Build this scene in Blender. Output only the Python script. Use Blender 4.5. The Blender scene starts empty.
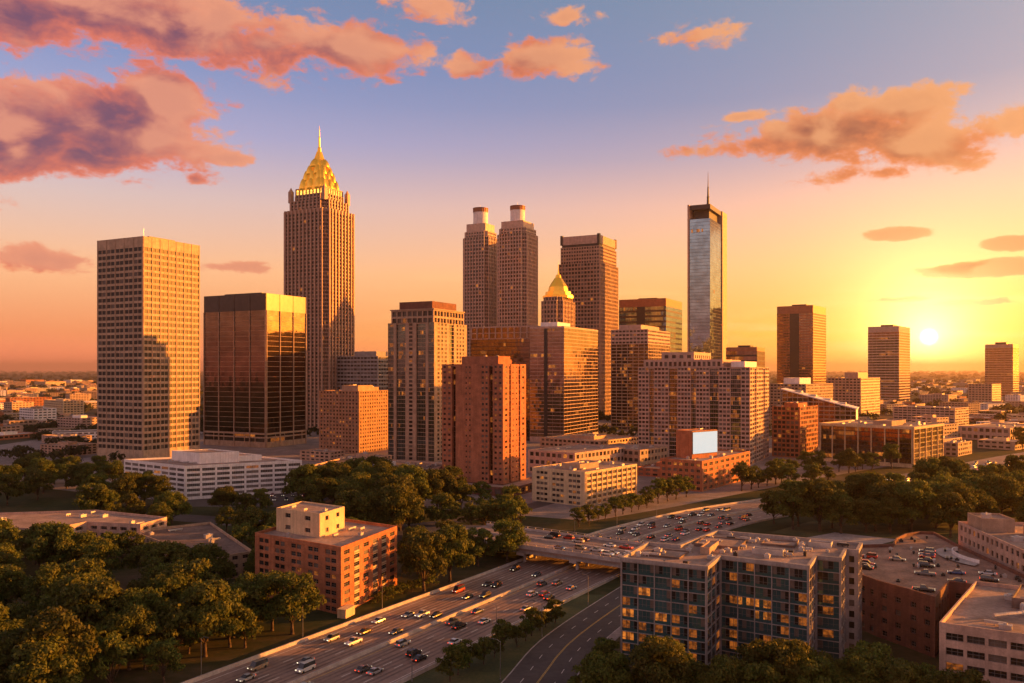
import bpy, math, random
import numpy as np
from mathutils import Vector, Matrix
R_ = math.radians
rnd = random.Random(7)
SC = bpy.context.scene
COL = SC.collection

# ------------------------------------------------------------------ camera
CAM_H = 75.0
F = 850.0            # focal length in pixels of the 1024 px wide frame
HZ = 371.0           # the horizon's row in the photograph
cam_d = bpy.data.cameras.new("camera")
cam = bpy.data.objects.new("camera", cam_d)
COL.objects.link(cam)
cam.location = (0, 0, CAM_H)
cam.rotation_euler = (R_(90), 0, 0)
cam_d.sensor_width = 36
cam_d.lens = F / 1024 * 36
cam_d.shift_y = (HZ - 341.5) / 1024
cam_d.clip_start = 1
cam_d.clip_end = 80000
SC.camera = cam
SC.view_settings.view_transform = 'Standard'
SC.view_settings.look = 'None'
SC.view_settings.exposure = 1.4
SC.view_settings.gamma = 1.0
SC.render.resolution_x, SC.render.resolution_y = 1024, 683

# ------------------------------------------------------------------ sun and sky
SUN_AZ, SUN_EL = 76.0, 7.5          # the lamp: low from the right
DISC_AZ, DISC_EL = 26.13, 2.06      # the visible disc
SUN_STRENGTH = 5.0
def dirv(az, el):
    a, e = R_(az), R_(el)
    return Vector((math.sin(a) * math.cos(e), math.cos(a) * math.cos(e), math.sin(e)))
sun_d = bpy.data.lights.new("sun", 'SUN')
sun_d.energy = SUN_STRENGTH
sun_d.angle = R_(0.5)
sun_d.color = (1.0, 0.32, 0.032)
sun = bpy.data.objects.new("sun", sun_d)
COL.objects.link(sun)
sun.rotation_euler = (-dirv(SUN_AZ, SUN_EL)).to_track_quat('-Z', 'Y').to_euler()

class NT:
    """short hand for building node trees"""
    def __init__(s, tree): s.t = tree; s.n = tree.nodes; s.l = tree.links
    def new(s, typ, **kw):
        n = s.n.new(typ)
        for k, v in kw.items(): setattr(n, k, v)
        return n
    def put(s, sock, v):
        if isinstance(v, bpy.types.NodeSocket): s.l.new(v, sock)
        elif v is not None: sock.default_value = v
    def m(s, op, a, b=None, c=None, clamp=False):
        n = s.new('ShaderNodeMath', operation=op, use_clamp=clamp)
        for i, v in enumerate((a, b, c)): s.put(n.inputs[i], v) if v is not None else None
        return n.outputs[0]
    def v(s, op, a, b=None, out=0):
        n = s.new('ShaderNodeVectorMath', operation=op)
        s.put(n.inputs[0], a)
        if b is not None: s.put(n.inputs[1], b)
        return n.outputs[out]
    def mr(s, x, a, b, c=0.0, d=1.0, smooth=True):
        n = s.new('ShaderNodeMapRange', interpolation_type='SMOOTHSTEP' if smooth else 'LINEAR')
        for i, v in enumerate((x, a, b, c, d)): s.put(n.inputs[i], v)
        return n.outputs[0]
    def mix(s, f, a, b, blend='MIX'):
        n = s.new('ShaderNodeMix', data_type='RGBA', blend_type=blend)
        s.put(n.inputs[0], f); s.put(n.inputs[6], a); s.put(n.inputs[7], b)
        return n.outputs[2]
    def ramp(s, f, stops, interp='LINEAR'):
        n = s.new('ShaderNodeValToRGB')
        r = n.color_ramp; r.interpolation = interp
        while len(r.elements) < len(stops): r.elements.new(0.5)
        for e, (p, c) in zip(r.elements, stops): e.position = p; e.color = (*c, 1)
        s.put(n.inputs[0], f)
        return n.outputs[0]
    def noise(s, vec, scale, detail=4, rough=0.55, dist=0.0, out=0, dim='3D'):
        n = s.new('ShaderNodeTexNoise', noise_dimensions=dim)
        if vec is not None: s.put(n.inputs['Vector'], vec)
        n.inputs['Scale'].default_value = scale; n.inputs['Detail'].default_value = detail
        n.inputs['Roughness'].default_value = rough; n.inputs['Distortion'].default_value = dist
        return n.outputs[out]
def lin(r, g, b):
    f = lambda c: ((c / 255 + 0.055) / 1.055) ** 2.4 if c > 10 else c / 255 / 12.92
    return (f(r), f(g), f(b))
def lin4(r, g, b): return (*lin(r, g, b), 1)

world = bpy.data.worlds.new("World")
SC.world = world
world.use_nodes = True
def build_sky():
    T = NT(world.node_tree)
    T.n.clear()
    out = T.new('ShaderNodeOutputWorld')
    tc = T.new('ShaderNodeTexCoord').outputs['Generated']
    d = T.v('NORMALIZE', tc)
    sx = T.new('ShaderNodeSeparateXYZ'); T.l.new(d, sx.inputs[0])
    x, y, z = sx.outputs
    el = T.m('MULTIPLY', T.m('ARCSINE', z), 57.2958)
    az = T.m('MULTIPLY', T.m('ARCTAN2', x, y), 57.2958)
    side = T.mr(T.m('ABSOLUTE', T.m('SUBTRACT', az, 46.0)), 12.0, 80.0, 1.0, 0.0)
    e40 = T.m('DIVIDE', el, 40.0, clamp=True)
    def comb0(f):
        c = T.new('ShaderNodeCombineXYZ')
        for i in range(3): T.l.new(f, c.inputs[i])
        return c.outputs[0]
    away = T.ramp(e40, [(0.0, lin(224, 116, 84)), (0.06, lin(226, 136, 92)), (0.16, lin(246, 176, 134)), (0.27, lin(206, 172, 178)),
                        (0.37, lin(150, 142, 196)), (0.48, lin(92, 110, 180)), (0.60, lin(68, 94, 152)), (0.74, lin(92, 58, 62)), (1.0, lin(84, 46, 48))])
    warm = T.ramp(e40, [(0.0, lin(255, 150, 52)), (0.06, lin(255, 180, 66)), (0.17, lin(252, 172, 112)), (0.27, lin(222, 144, 132)),
                        (0.345, lin(140, 102, 142)), (0.43, lin(46, 62, 138)), (0.60, lin(30, 76, 130)), (0.74, lin(92, 58, 62)), (1.0, lin(84, 46, 48))])  # topmost stops lie above the view, coloured for a warmer, weaker fill
    base = T.mix(side, away, warm)
    base = T.v('MULTIPLY', base, comb0(T.m('ADD', 1.0, T.m('MULTIPLY', T.m('POWER', 2.71828, T.m('MULTIPLY', T.m('MAXIMUM', el, 0.0), -1 / 2.2)), 1.5))))
    # wide low glow where the sun stands, another added beyond the right frame edge
    D = dirv(DISC_AZ, DISC_EL)
    ang = T.m('MULTIPLY', T.m('ARCCOSINE', T.m('MINIMUM', T.v('DOT_PRODUCT', d, tuple(D), out=1), 0.999999)), 57.2958)
    g1 = T.m('POWER', 2.71828, T.m('MULTIPLY', ang, -1 / 6.0))
    g2 = T.m('POWER', 2.71828, T.m('MULTIPLY', ang, -1 / 2.0))
    disc = T.mr(ang, 0.05, 0.60, 1.0, 0.0)
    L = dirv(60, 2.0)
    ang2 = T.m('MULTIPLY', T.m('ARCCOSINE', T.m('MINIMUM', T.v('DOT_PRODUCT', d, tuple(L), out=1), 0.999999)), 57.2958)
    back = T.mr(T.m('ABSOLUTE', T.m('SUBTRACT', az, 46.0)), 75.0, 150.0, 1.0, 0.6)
    g3 = T.m('POWER', 2.71828, T.m('MULTIPLY', ang2, -1 / 9.0))  # added out-of-view glow that gives right-hand glass its golden reflections
    def scaled(col, f, k):
        return T.v('SCALE', col) if False else T.v('MULTIPLY', tuple(c * k for c in col), comb(f))
    def comb(f):
        c = T.new('ShaderNodeCombineXYZ')
        for i in range(3): T.l.new(f, c.inputs[i])
        return c.outputs[0]
    # ---- clouds: banks of cumulus placed by bearing and height above the horizon
    def px(cx, cy, rx, ry, s=1.0):
        a = math.degrees(math.atan((cx - 512) / F)); c = math.cos(R_(a))
        e = math.degrees(math.atan((HZ - cy) / F * c))
        k = 57.2958 / F * c * c
        return (a, e, rx * k, ry * 57.2958 / F * c, s)
    banks = [px(130, 14, 230, 34, 1.0), px(10, 8, 130, 36, 1.0), px(345, 50, 80, 26, .95), px(265, 45, 90, 30, .75),
             px(110, 128, 116, 42, 1.1), px(15, 128, 100, 46, 1.15), px(165, 100, 60, 34, .95), px(90, 155, 90, 22, .8),
             px(40, 258, 62, 16, .85), px(228, 267, 34, 6, .7), px(196, 180, 22, 7, .6), px(228, 159, 34, 7, .6),
             px(548, 58, 52, 20, .85), px(468, 67, 26, 11, .6), px(570, 17, 34, 8, .55), px(430, 8, 46, 14, .6),
             px(700, 36, 46, 13, .6), px(835, 132, 108, 26, .95), px(905, 108, 60, 22, .9), px(925, 148, 80, 24, .85), px(850, 105, 26, 14, .8),
             px(1010, 124, 40, 20, .85), px(760, 145, 44, 14, .6), px(748, 116, 22, 6, .6), px(690, 152, 30, 8, .5), px(880, 172, 70, 10, .6),
             px(897, 234, 34, 7, 1.5), px(985, 269, 62, 9, 1.6), px(1012, 243, 30, 7, 1.5), px(960, 303, 60, 3.5, .55), px(900, 300, 34, 3, .5),
             px(-160, 140, 160, 60, .9), px(-420, 60, 260, 60, .9), px(1250, 150, 160, 40, .8), px(1500, 60, 260, 40, .8)]
    def density(p, fine):
        sep = T.new('ShaderNodeSeparateXYZ'); T.l.new(p, sep.inputs[0])
        cxy = T.new('ShaderNodeCombineXYZ')
        T.l.new(sep.outputs[0], cxy.inputs[0]); T.l.new(T.m('MULTIPLY', sep.outputs[1], 1.7), cxy.inputs[1])
        acc = None
        for (a, e, ra, re, s) in banks:
            q = T.v('MULTIPLY', T.v('SUBTRACT', p, (a, e, 0)), (1 / (ra * 1.18), 1 / (re * 1.18), 0))
            m_ = T.m('MULTIPLY', T.m('SUBTRACT', 1.0, T.v('LENGTH', q, out=1)), s)
            acc = m_ if acc is None else T.m('MAXIMUM', acc, m_)
        acc = T.m('MAXIMUM', acc, -0.8)
        n1 = T.noise(cxy.outputs[0], 0.28, 10 if fine else 6, 0.62 if fine else 0.55, 0.5)
        nz = T.m('MULTIPLY', T.m('SUBTRACT', n1, 0.5), 1.7)
        if fine: nz = T.m('ADD', nz, T.m('MULTIPLY', T.m('SUBTRACT', T.noise(cxy.outputs[0], 0.7, 9, 0.66, 0.3), 0.5), 0.95))
        return T.m('ADD', acc, nz)
    pc = T.new('ShaderNodeCombineXYZ'); T.l.new(az, pc.inputs[0]); T.l.new(el, pc.inputs[1])
    p0 = pc.outputs[0]
    d0 = density(p0, True)
    s0 = density(p0, False); s1 = density(T.v('ADD', p0, (2.6, 1.2, 0)), False)
    cov = T.m('MULTIPLY', T.mr(d0, 0.02, 0.36), T.mr(el, 0.5, 4.0))
    cov = T.m('MULTIPLY', cov, 0.95)
    lit = T.mr(T.m('SUBTRACT', s0, s1), -0.2, 0.65)
    thick = T.mr(T.m('ADD', T.m('MULTIPLY', d0, 0.6), T.m('MULTIPLY', s0, 0.4)), 0.10, 0.85)
    thick = T.m('MULTIPLY', thick, T.m('SUBTRACT', 1.0, T.m('MULTIPLY', lit, 0.8)))
    shade = T.mix(side, (*lin(124, 84, 110), 1), (*lin(160, 94, 66), 1))
    glow_c = T.mix(side, (*lin(252, 132, 98), 1), (*lin(255, 150, 88), 1))
    edge_c = T.mix(side, (*lin(255, 176, 140), 1), (*lin(255, 188, 128), 1))
    body = T.mix(T.m('MULTIPLY', lit, 0.75), glow_c, edge_c)
    cc = T.mix(thick, body, shade)
    # thin high streaks
    st = T.new('ShaderNodeCombineXYZ'); T.l.new(T.m('MULTIPLY', az, 0.10), st.inputs[0]); T.l.new(T.m('MULTIPLY', el, 1.1), st.inputs[1])
    sn = T.noise(st.outputs[0], 1.0, 5, 0.55, 0.4)
    streak = T.m('MULTIPLY', T.m('MULTIPLY', T.mr(sn, 0.5, 0.75), T.mr(el, 9.0, 3.0)), T.m('MULTIPLY', side, 0.5))
    base = T.mix(streak, base, (*lin(255, 232, 160), 1))
    sky = T.v('ADD', base, scaled((1.0, 0.46, 0.09), g1, 0.62))
    sky = T.mix(cov, sky, cc)
    sky = T.v('ADD', sky, scaled((1.0, 0.70, 0.26), g2, 5.0))
    sky = T.v('ADD', sky, scaled((1.0, 0.85, 0.5), disc, 8.0))
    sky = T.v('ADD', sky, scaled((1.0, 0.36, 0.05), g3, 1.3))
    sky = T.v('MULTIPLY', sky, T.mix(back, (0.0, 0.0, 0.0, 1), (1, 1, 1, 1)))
    sky = T.mix(T.mr(T.m('ABSOLUTE', T.m('SUBTRACT', az, 46.0)), 85.0, 150.0, 0.0, 0.8), sky, T.ramp(e40, [(0.0, (.60, .16, .14)), (.12, (1.05, .34, .29)), (.22, (.95, .42, .40)), (.45, (.80, .42, .48)), (.7, (.60, .26, .29)), (1.0, (.30, .11, .12))]))  # unseen sky behind the camera, brightened and reddened to fill shaded faces
    below = T.mr(el, -1.5, -0.2)
    sky = T.v('MULTIPLY', sky, comb(T.mr(below, 0, 1, 0.12, 1.0, False)))
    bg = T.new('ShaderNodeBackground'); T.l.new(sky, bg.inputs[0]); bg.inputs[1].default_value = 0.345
    ni = T.new('ShaderNodeTexSky', sky_type='NISHITA', sun_disc=False)
    ni.sun_elevation = R_(SUN_EL); ni.sun_rotation = R_(SUN_AZ); ni.air_density = 1.5; ni.dust_density = 5.0
    bn = T.new('ShaderNodeBackground'); T.l.new(T.v('MULTIPLY', ni.outputs[0], comb(T.m('SUBTRACT', 1.0, cov))), bn.inputs[0]); bn.inputs[1].default_value = 0.05
    add = T.new('ShaderNodeAddShader')
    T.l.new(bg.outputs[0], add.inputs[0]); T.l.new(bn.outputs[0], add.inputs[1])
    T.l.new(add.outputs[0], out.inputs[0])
build_sky()
SC.cycles.volume_bounces = 0
SC.cycles.max_bounces = 6
SC.cycles.transparent_max_bounces = 6
SC.cycles.use_denoising = True

# ------------------------------------------------------------------ materials
def mat(name, col, rough=0.8, metal=0.0, var=0.18, scale=0.25, spec=0.4, streak=0.0, emit=None, es=0.0):
    """procedural surface: base colour broken up by large and fine noise (dirt, wear)"""
    m = bpy.data.materials.new(name); m.use_nodes = True
    T = NT(m.node_tree); b = m.node_tree.nodes['Principled BSDF']
    g = T.new('ShaderNodeNewGeometry').outputs['Position']
    n1 = T.noise(g, scale, 5, 0.6)
    v = T.mr(n1, 0.3, 0.72, 1 - var, 1 + var)
    n2 = T.noise(g, scale * 9, 3, 0.6)
    v = T.m('MULTIPLY', v, T.mr(n2, 0.3, 0.7, 1 - var * .6, 1 + var * .6))
    if streak:
        s = T.v('MULTIPLY', g, (1.2, 1.2, 0.05))
        v = T.m('MULTIPLY', v, T.mr(T.noise(s, 1.0, 3, 0.6), 0.35, 0.7, 1 - streak, 1 + streak * .5))
    c = T.v('MULTIPLY', tuple(col), None) if False else None
    cb = T.new('ShaderNodeCombineXYZ')
    for i in range(3): T.l.new(v, cb.inputs[i])
    T.l.new(T.v('MULTIPLY', cb.outputs[0], tuple(col)), b.inputs['Base Color'])
    b.inputs['Roughness'].default_value = rough; b.inputs['Metallic'].default_value = metal
    b.inputs['Specular IOR Level'].default_value = spec
    if emit:
        b.inputs['Emission Color'].default_value = (*emit, 1); b.inputs['Emission Strength'].default_value = es
    return m
def glass(name, col, rough=0.06, metal=0.94, bump=0.02):
    """coated architectural glass: a tinted mirror with slightly wavy panes"""
    m = bpy.data.materials.new(name); m.use_nodes = True
    T = NT(m.node_tree); b = m.node_tree.nodes['Principled BSDF']
    g = T.new('ShaderNodeNewGeometry').outputs['Position']
    n = T.noise(g, 0.09, 3, 0.5)
    k = T.mr(n, 0.3, 0.7, 0.75, 1.2)
    cb = T.new('ShaderNodeCombineXYZ')
    for i in range(3): T.l.new(k, cb.inputs[i])
    T.l.new(T.v('MULTIPLY', cb.outputs[0], tuple(col)), b.inputs['Base Color'])
    b.inputs['Roughness'].default_value = rough; b.inputs['Metallic'].default_value = metal
    bp = T.new('ShaderNodeBump'); bp.inputs['Strength'].default_value = bump; bp.inputs['Distance'].default_value = 1.0
    T.l.new(T.noise(g, 0.35, 2, 0.5), bp.inputs['Height']); T.l.new(bp.outputs[0], b.inputs['Normal'])
    return m
def lamp_mat(name, col, s, flat=False):
    m = bpy.data.materials.new(name); m.use_nodes = True
    T = NT(m.node_tree); b = m.node_tree.nodes['Principled BSDF']
    g = T.new('ShaderNodeNewGeometry').outputs['Position']
    k = T.mr(T.noise(g, 0.8, 3, 0.6), 0.35, 0.65, 0.25 * s, 1.3 * s)
    b.inputs['Base Color'].default_value = (0.05, 0.04, 0.03, 1)
    b.inputs['Roughness'].default_value = 0.15
    b.inputs['Emission Color'].default_value = (*col, 1)
    if flat: b.inputs['Emission Strength'].default_value = s
    else: T.l.new(k, b.inputs['Emission Strength'])
    return m

MT = {}
def brick_mat(name, col, mortar, sc=1.0):
    m = bpy.data.materials.new(name); m.use_nodes = True
    T = NT(m.node_tree); b = m.node_tree.nodes['Principled BSDF']
    g = T.new('ShaderNodeTexCoord').outputs['Object']
    s = T.new('ShaderNodeSeparateXYZ'); T.l.new(g, s.inputs[0])
    c = T.new('ShaderNodeCombineXYZ')
    T.l.new(T.m('ADD', s.outputs[0], s.outputs[1]), c.inputs[0]); T.l.new(s.outputs[2], c.inputs[1])
    br = T.new('ShaderNodeTexBrick'); T.l.new(c.outputs[0], br.inputs['Vector'])
    br.inputs['Scale'].default_value = sc; br.inputs['Brick Width'].default_value = 0.9; br.inputs['Row Height'].default_value = 0.3
    br.inputs['Mortar Size'].default_value = 0.02
    br.inputs['Color1'].default_value = (*col, 1); br.inputs['Color2'].default_value = (*[q * .78 for q in col], 1); br.inputs['Mortar'].default_value = (*mortar, 1)
    n = T.mr(T.noise(g, 0.22, 5, 0.6), 0.3, 0.7, 0.78, 1.2)
    st = T.mr(T.noise(T.v('MULTIPLY', g, (1.0, 1.0, 0.06)), 0.9, 3, 0.6), 0.35, 0.7, 0.85, 1.12)
    k = T.m('MULTIPLY', n, st)
    cb = T.new('ShaderNodeCombineXYZ')
    for i in range(3): T.l.new(k, cb.inputs[i])
    T.l.new(T.v('MULTIPLY', br.outputs[0], cb.outputs[0]), b.inputs['Base Color'])
    b.inputs['Roughness'].default_value = 0.88
    return m
def make_materials():
    M = MT
    M['beige'] = mat('beige_concrete', (.52, .36, .24), .8, streak=.12)
    M['tan'] = mat('tan_precast', (.42, .29, .20), .8, streak=.12)
    M['brown'] = mat('brown_granite', (.50, .31, .21), .55, streak=.1)
    M['rose'] = mat('rose_granite', (.58, .40, .30), .55, streak=.1)
    M['pink'] = mat('pinkish_stone', (.52, .35, .27), .75, streak=.12)
    M['grey'] = mat('grey_concrete', (.34, .30, .28), .8, streak=.12)
    M['white'] = mat('white_painted_concrete', (.86, .80, .76), .7, var=.10, streak=.12)
    M['cream'] = mat('cream_render', (.64, .47, .28), .8, var=.12, streak=.15)
    M['brick'] = brick_mat('red_brick', (.46, .15, .065), (.30, .2, .15))
    M['brick2'] = brick_mat('orange_brick', (.46, .145, .052), (.32, .22, .16))
    M['darkbrick'] = brick_mat('dark_brick', (.20, .075, .045), (.16, .1, .08))
    M['dark'] = mat('dark_metal', (.035, .032, .032), .45, metal=.3)
    M['band'] = mat('dark_spandrel', (.06, .045, .04), .35, metal=.4)
    M['oldbrick'] = brick_mat('tan_brick', (.42, .23, .13), (.34, .24, .18))
    M['wear'] = mat('tyre_worn_concrete', (.17, .118, .095), .7, var=.3, scale=.12)
    M['copper'] = mat('copper_toned_band', (.30, .12, .06), .5, metal=.2)
    M['roof'] = mat('gravel_roof', (.33, .235, .19), .92, var=.30, scale=.12)
    M['roofdark'] = mat('dark_membrane_roof', (.16, .11, .09), .9, var=.35, scale=.12)
    M['deckroof'] = mat('worn_deck_roof', (.30, .18, .125), .9, var=.35, scale=.15)
    M['unit'] = mat('galvanised_unit', (.46, .43, .41), .55, metal=.3)
    M['gold'] = mat('gilded_metal', (1.0, .46, .055), .30, metal=1.0, var=.12, scale=.5, emit=(1.0, .52, .05), es=.07)  # faint emission in the gilding stands in for floodlighting
    M['glow'] = lamp_mat('crown_floodlight', (1.0, .48, .07), 1.1)
    M['g_black'] = glass('black_glass', (.17, .125, .09))
    M['g_gold'] = glass('bronze_glass', (.23, .185, .145))
    M['g_blue'] = glass('blue_grey_glass', (.22, .34, .45))
    M['g_green'] = glass('green_grey_glass', (.10, .145, .145))
    M['g_teal'] = glass('teal_glass', (.07, .165, .18), .07, .5)
    M['pane'] = glass('window_glass', (.035, .032, .03), .16, .4)
    M['dullpane'] = mat('dull_window_glass', (.028, .024, .022), .45, spec=.25, var=.3, scale=.6)
    M['panelight'] = glass('window_glass_pale', (.075, .068, .062), .22, .4)
    M['blind'] = mat('window_blind', (.13, .10, .08), .6, var=.2, scale=1)
    M['lit'] = lamp_mat('lit_window', (1.0, .28, .035), 0.22)
    M['litdim'] = lamp_mat('dim_lit_window', (1.0, .25, .03), 0.10)
    M['frame'] = mat('window_frame', (.16, .14, .13), .5)
    M['frame_light'] = mat('pale_window_frame', (.5, .45, .42), .6)
    M['asphalt'] = mat('asphalt', (.080, .066, .060), .8, var=.22, scale=.06)
    M['concrete_road'] = mat('freeway_concrete', (.27, .19, .155), .75, var=.2, scale=.05)
    M['paving'] = mat('paving', (.24, .20, .185), .85, var=.25, scale=.08)
    M['barrier'] = mat('barrier_concrete', (.42, .37, .34), .8, var=.2, scale=.3)
    M['line'] = mat('road_paint', (.72, .68, .6), .6, var=.2, scale=1)
    M['line_y'] = mat('yellow_road_paint', (.65, .42, .08), .6, var=.2, scale=1)
    M['steel'] = mat('steel', (.3, .29, .28), .4, metal=.8)
    M['screen'] = lamp_mat('screen', (.74, .84, .84), 0.33, flat=True)
    M['tyre'] = mat('tyre_rubber', (.02, .02, .02), .8)
    M['head'] = lamp_mat('headlight', (1.0, .80, .55), 0.7)
    M['tail'] = lamp_mat('taillight', (1.0, .06, .02), 1.0)
make_materials()
def ground_mat():
    m = bpy.data.materials.new('ground_cover'); m.use_nodes = True
    T = NT(m.node_tree); b = m.node_tree.nodes['Principled BSDF']
    g = T.new('ShaderNodeNewGeometry').outputs['Position']
    a = T.noise(g, 0.012, 6, 0.6); c = T.noise(g, 0.25, 5, 0.65); f = T.noise(g, 0.0022, 5, 0.6)
    k = T.m('ADD', T.m('MULTIPLY', a, 0.7), T.m('MULTIPLY', c, 0.3))
    col = T.ramp(k, [(0.36, (.020, .032, .012)), (0.46, (.040, .050, .018)), (0.54, (.072, .064, .030)), (0.66, (.12, .088, .058))])
    far = T.ramp(f, [(0.40, (.022, .030, .014)), (0.52, (.045, .046, .026)), (0.62, (.11, .085, .062))])
    dist = T.v('LENGTH', g, out=1)
    col = T.mix(T.mr(dist, 700, 1600), col, far)
    T.l.new(col, b.inputs['Base Color']); b.inputs['Roughness'].default_value = .95; b.inputs['Specular IOR Level'].default_value = .1
    return m
MT['ground'] = ground_mat()
def leaf_mat(name, col, dry):
    m = bpy.data.materials.new(name); m.use_nodes = True
    T = NT(m.node_tree); b = m.node_tree.nodes['Principled BSDF']
    g = T.new('ShaderNodeNewGeometry'); oi = T.new('ShaderNodeObjectInfo').outputs['Random']
    r = T.noise(g.outputs['Position'], 0.45, 3, 0.6)
    c = T.mix(T.mr(r, 0.35, 0.68), (*col, 1), (*dry, 1))
    isl = g.outputs['Random Per Island']
    hv = T.new('ShaderNodeHueSaturation'); T.l.new(c, hv.inputs['Color'])
    T.l.new(T.m('ADD', 0.482, T.m('MULTIPLY', oi, 0.035)), hv.inputs['Hue'])
    T.l.new(T.m('MULTIPLY', T.m('ADD', 0.65, T.m('MULTIPLY', isl, 0.7)), T.m('ADD', 0.75, T.m('MULTIPLY', oi, 0.5))), hv.inputs['Value'])
    b.inputs['Roughness'].default_value = .65; b.inputs['Specular IOR Level'].default_value = .25
    T.l.new(hv.outputs[0], b.inputs['Base Color'])
    tr = T.new('ShaderNodeBsdfTranslucent'); T.l.new(hv.outputs[0], tr.inputs[0])
    mx = T.new('ShaderNodeMixShader'); mx.inputs[0].default_value = .38
    T.l.new(b.outputs[0], mx.inputs[1]); T.l.new(tr.outputs[0], mx.inputs[2])
    T.l.new(mx.outputs[0], m.node_tree.nodes['Material Output'].inputs[0])
    return m
MT['leaf'] = leaf_mat('foliage', (.080, .104, .016), (.120, .118, .020))
MT['leaf_far'] = leaf_mat('far_foliage', (.045, .060, .018), (.085, .080, .024))
MT['bark'] = mat('bark', (.085, .055, .035), .9, var=.3, scale=2)
# ------------------------------------------------------------------ mesh helpers
class MB:
    """collects faces and links them as ONE mesh object"""
    def __init__(s): s.v = []; s.f = []; s.k = []; s.sm = []
    def quad(s, a, b, c, d, k=0):
        n = len(s.v); s.v += [tuple(a), tuple(b), tuple(c), tuple(d)]; s.f.append((n, n+1, n+2, n+3)); s.k.append(k)
    def poly(s, pts, k=0):
        n = len(s.v); s.v += [tuple(p) for p in pts]; s.f.append(tuple(range(n, n+len(pts)))); s.k.append(k)
    def hexa(s, p, k=0):
        """p: 8 points, bottom ring of four then top ring of four (counter-clockwise from above)"""
        n = len(s.v); s.v += [tuple(q) for q in p]
        for f in ((3,2,1,0),(4,5,6,7),(0,1,5,4),(1,2,6,5),(2,3,7,6),(3,0,4,7)): s.f.append(tuple(n+i for i in f)); s.k.append(k)
    def box(s, x0, y0, z0, x1, y1, z1, k=0):
        s.hexa([(x0,y0,z0),(x1,y0,z0),(x1,y1,z0),(x0,y1,z0),(x0,y0,z1),(x1,y0,z1),(x1,y1,z1),(x0,y1,z1)], k)
    def obox(s, P, u, n, a0, a1, z0, z1, w0, w1, k=0):
        """box on a facade: a along u, w along the outward normal n"""
        q = lambda a, w, z: (P[0]+u[0]*a+n[0]*w, P[1]+u[1]*a+n[1]*w, z)
        s.hexa([q(a0,w1,z0),q(a1,w1,z0),q(a1,w0,z0),q(a0,w0,z0),q(a0,w1,z1),q(a1,w1,z1),q(a1,w0,z1),q(a0,w0,z1)], k)
    def prism(s, pts, z0, z1, k=0, bottom=True, top=True, kt=None):
        n = len(s.v); m = len(pts)
        s.v += [(p[0],p[1],z0) for p in pts] + [(p[0],p[1],z1) for p in pts]
        for i in range(m):
            j = (i+1) % m; s.f.append((n+i,n+j,n+m+j,n+m+i)); s.k.append(k)
        if top: s.f.append(tuple(n+m+i for i in range(m))); s.k.append(k if kt is None else kt)
        if bottom: s.f.append(tuple(n+m-1-i for i in range(m))); s.k.append(k)
    def loft(s, rings, k=0, cap=True, closed=True):
        n = len(s.v); m = len(rings[0])
        for r in rings: s.v += [tuple(p) for p in r]
        for a in range(len(rings)-1):
            for i in range(m if closed else m-1):
                j = (i+1) % m
                s.f.append((n+a*m+i, n+a*m+j, n+(a+1)*m+j, n+(a+1)*m+i)); s.k.append(k)
        if cap:
            s.f.append(tuple(n+m-1-i for i in range(m))); s.k.append(k)
            s.f.append(tuple(n+(len(rings)-1)*m+i for i in range(m))); s.k.append(k)
    def tube(s, p, q, r0, r1=None, seg=8, k=0):
        p, q = Vector(p), Vector(q); r1 = r0 if r1 is None else r1
        ax = (q-p).normalized(); t = ax.orthogonal().normalized(); b = ax.cross(t)
        ring = lambda c, r: [c + (t*math.cos(2*math.pi*i/seg) + b*math.sin(2*math.pi*i/seg))*r for i in range(seg)]
        s.loft([ring(p, r0), ring(q, r1)], k)
    def lathe(s, cx, cy, prof, seg=24, k=0):
        s.loft([[(cx+r*math.cos(2*math.pi*i/seg), cy+r*math.sin(2*math.pi*i/seg), z) for i in range(seg)] for r, z in prof], k)
    def mesh(s, name, mats, smooth=False):
        me = bpy.data.meshes.new(name)
        me.from_pydata(s.v, [], s.f)
        for m in mats: me.materials.append(MT[m] if isinstance(m, str) else m)
        if len(mats) > 1: me.polygons.foreach_set('material_index', s.k)
        if smooth: me.polygons.foreach_set('use_smooth', [True]*len(s.f))
        me.update()
        return me
    def build(s, name, mats, parent=None, smooth=False):
        if isinstance(mats, str): mats = [mats]
        o = bpy.data.objects.new(name, s.mesh(name, mats, smooth)); COL.objects.link(o)
        if parent: o.parent = parent
        return o
def tag(o, label=None, cat=None, group=None, kind=None):
    if label: o['label'] = label
    if cat: o['category'] = cat
    if group: o['group'] = group
    if kind: o['kind'] = kind
    return o
def empty(name, loc, rz=0.0):
    o = bpy.data.objects.new(name, None); COL.objects.link(o); o.empty_display_size = 1
    o.location = loc; o.rotation_euler = (0, 0, rz); return o
def copy_tree(o, parent=None):
    c = o.copy(); COL.objects.link(c)
    if parent: c.parent = parent
    for ch in KIDS.get(o.name, ()): copy_tree(ch, c)
    return c
KIDS = {}
def kid(p, c): KIDS.setdefault(p.name, []).append(c); return c
def put(o, loc, rz=0.0, sc=1.0):
    o.location = loc; o.rotation_euler = (0, 0, rz); o.scale = (sc, sc, sc) if not isinstance(sc, tuple) else sc
def gp(x, y, z=0.0):
    """point of the place at height z that the photograph shows at pixel (x, y)"""
    d = (CAM_H - z) * F / (y - HZ)
    return ((x - 512) / F * d, d)
def zat(y, d): return CAM_H - (y - HZ) / F * d
def azv(a): return (math.sin(R_(a)), math.cos(R_(a)))
def reach(O, e, x):
    t = (x - 512) / F
    return (t * O[1] - O[0]) / (e[0] - t * e[1])
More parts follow.
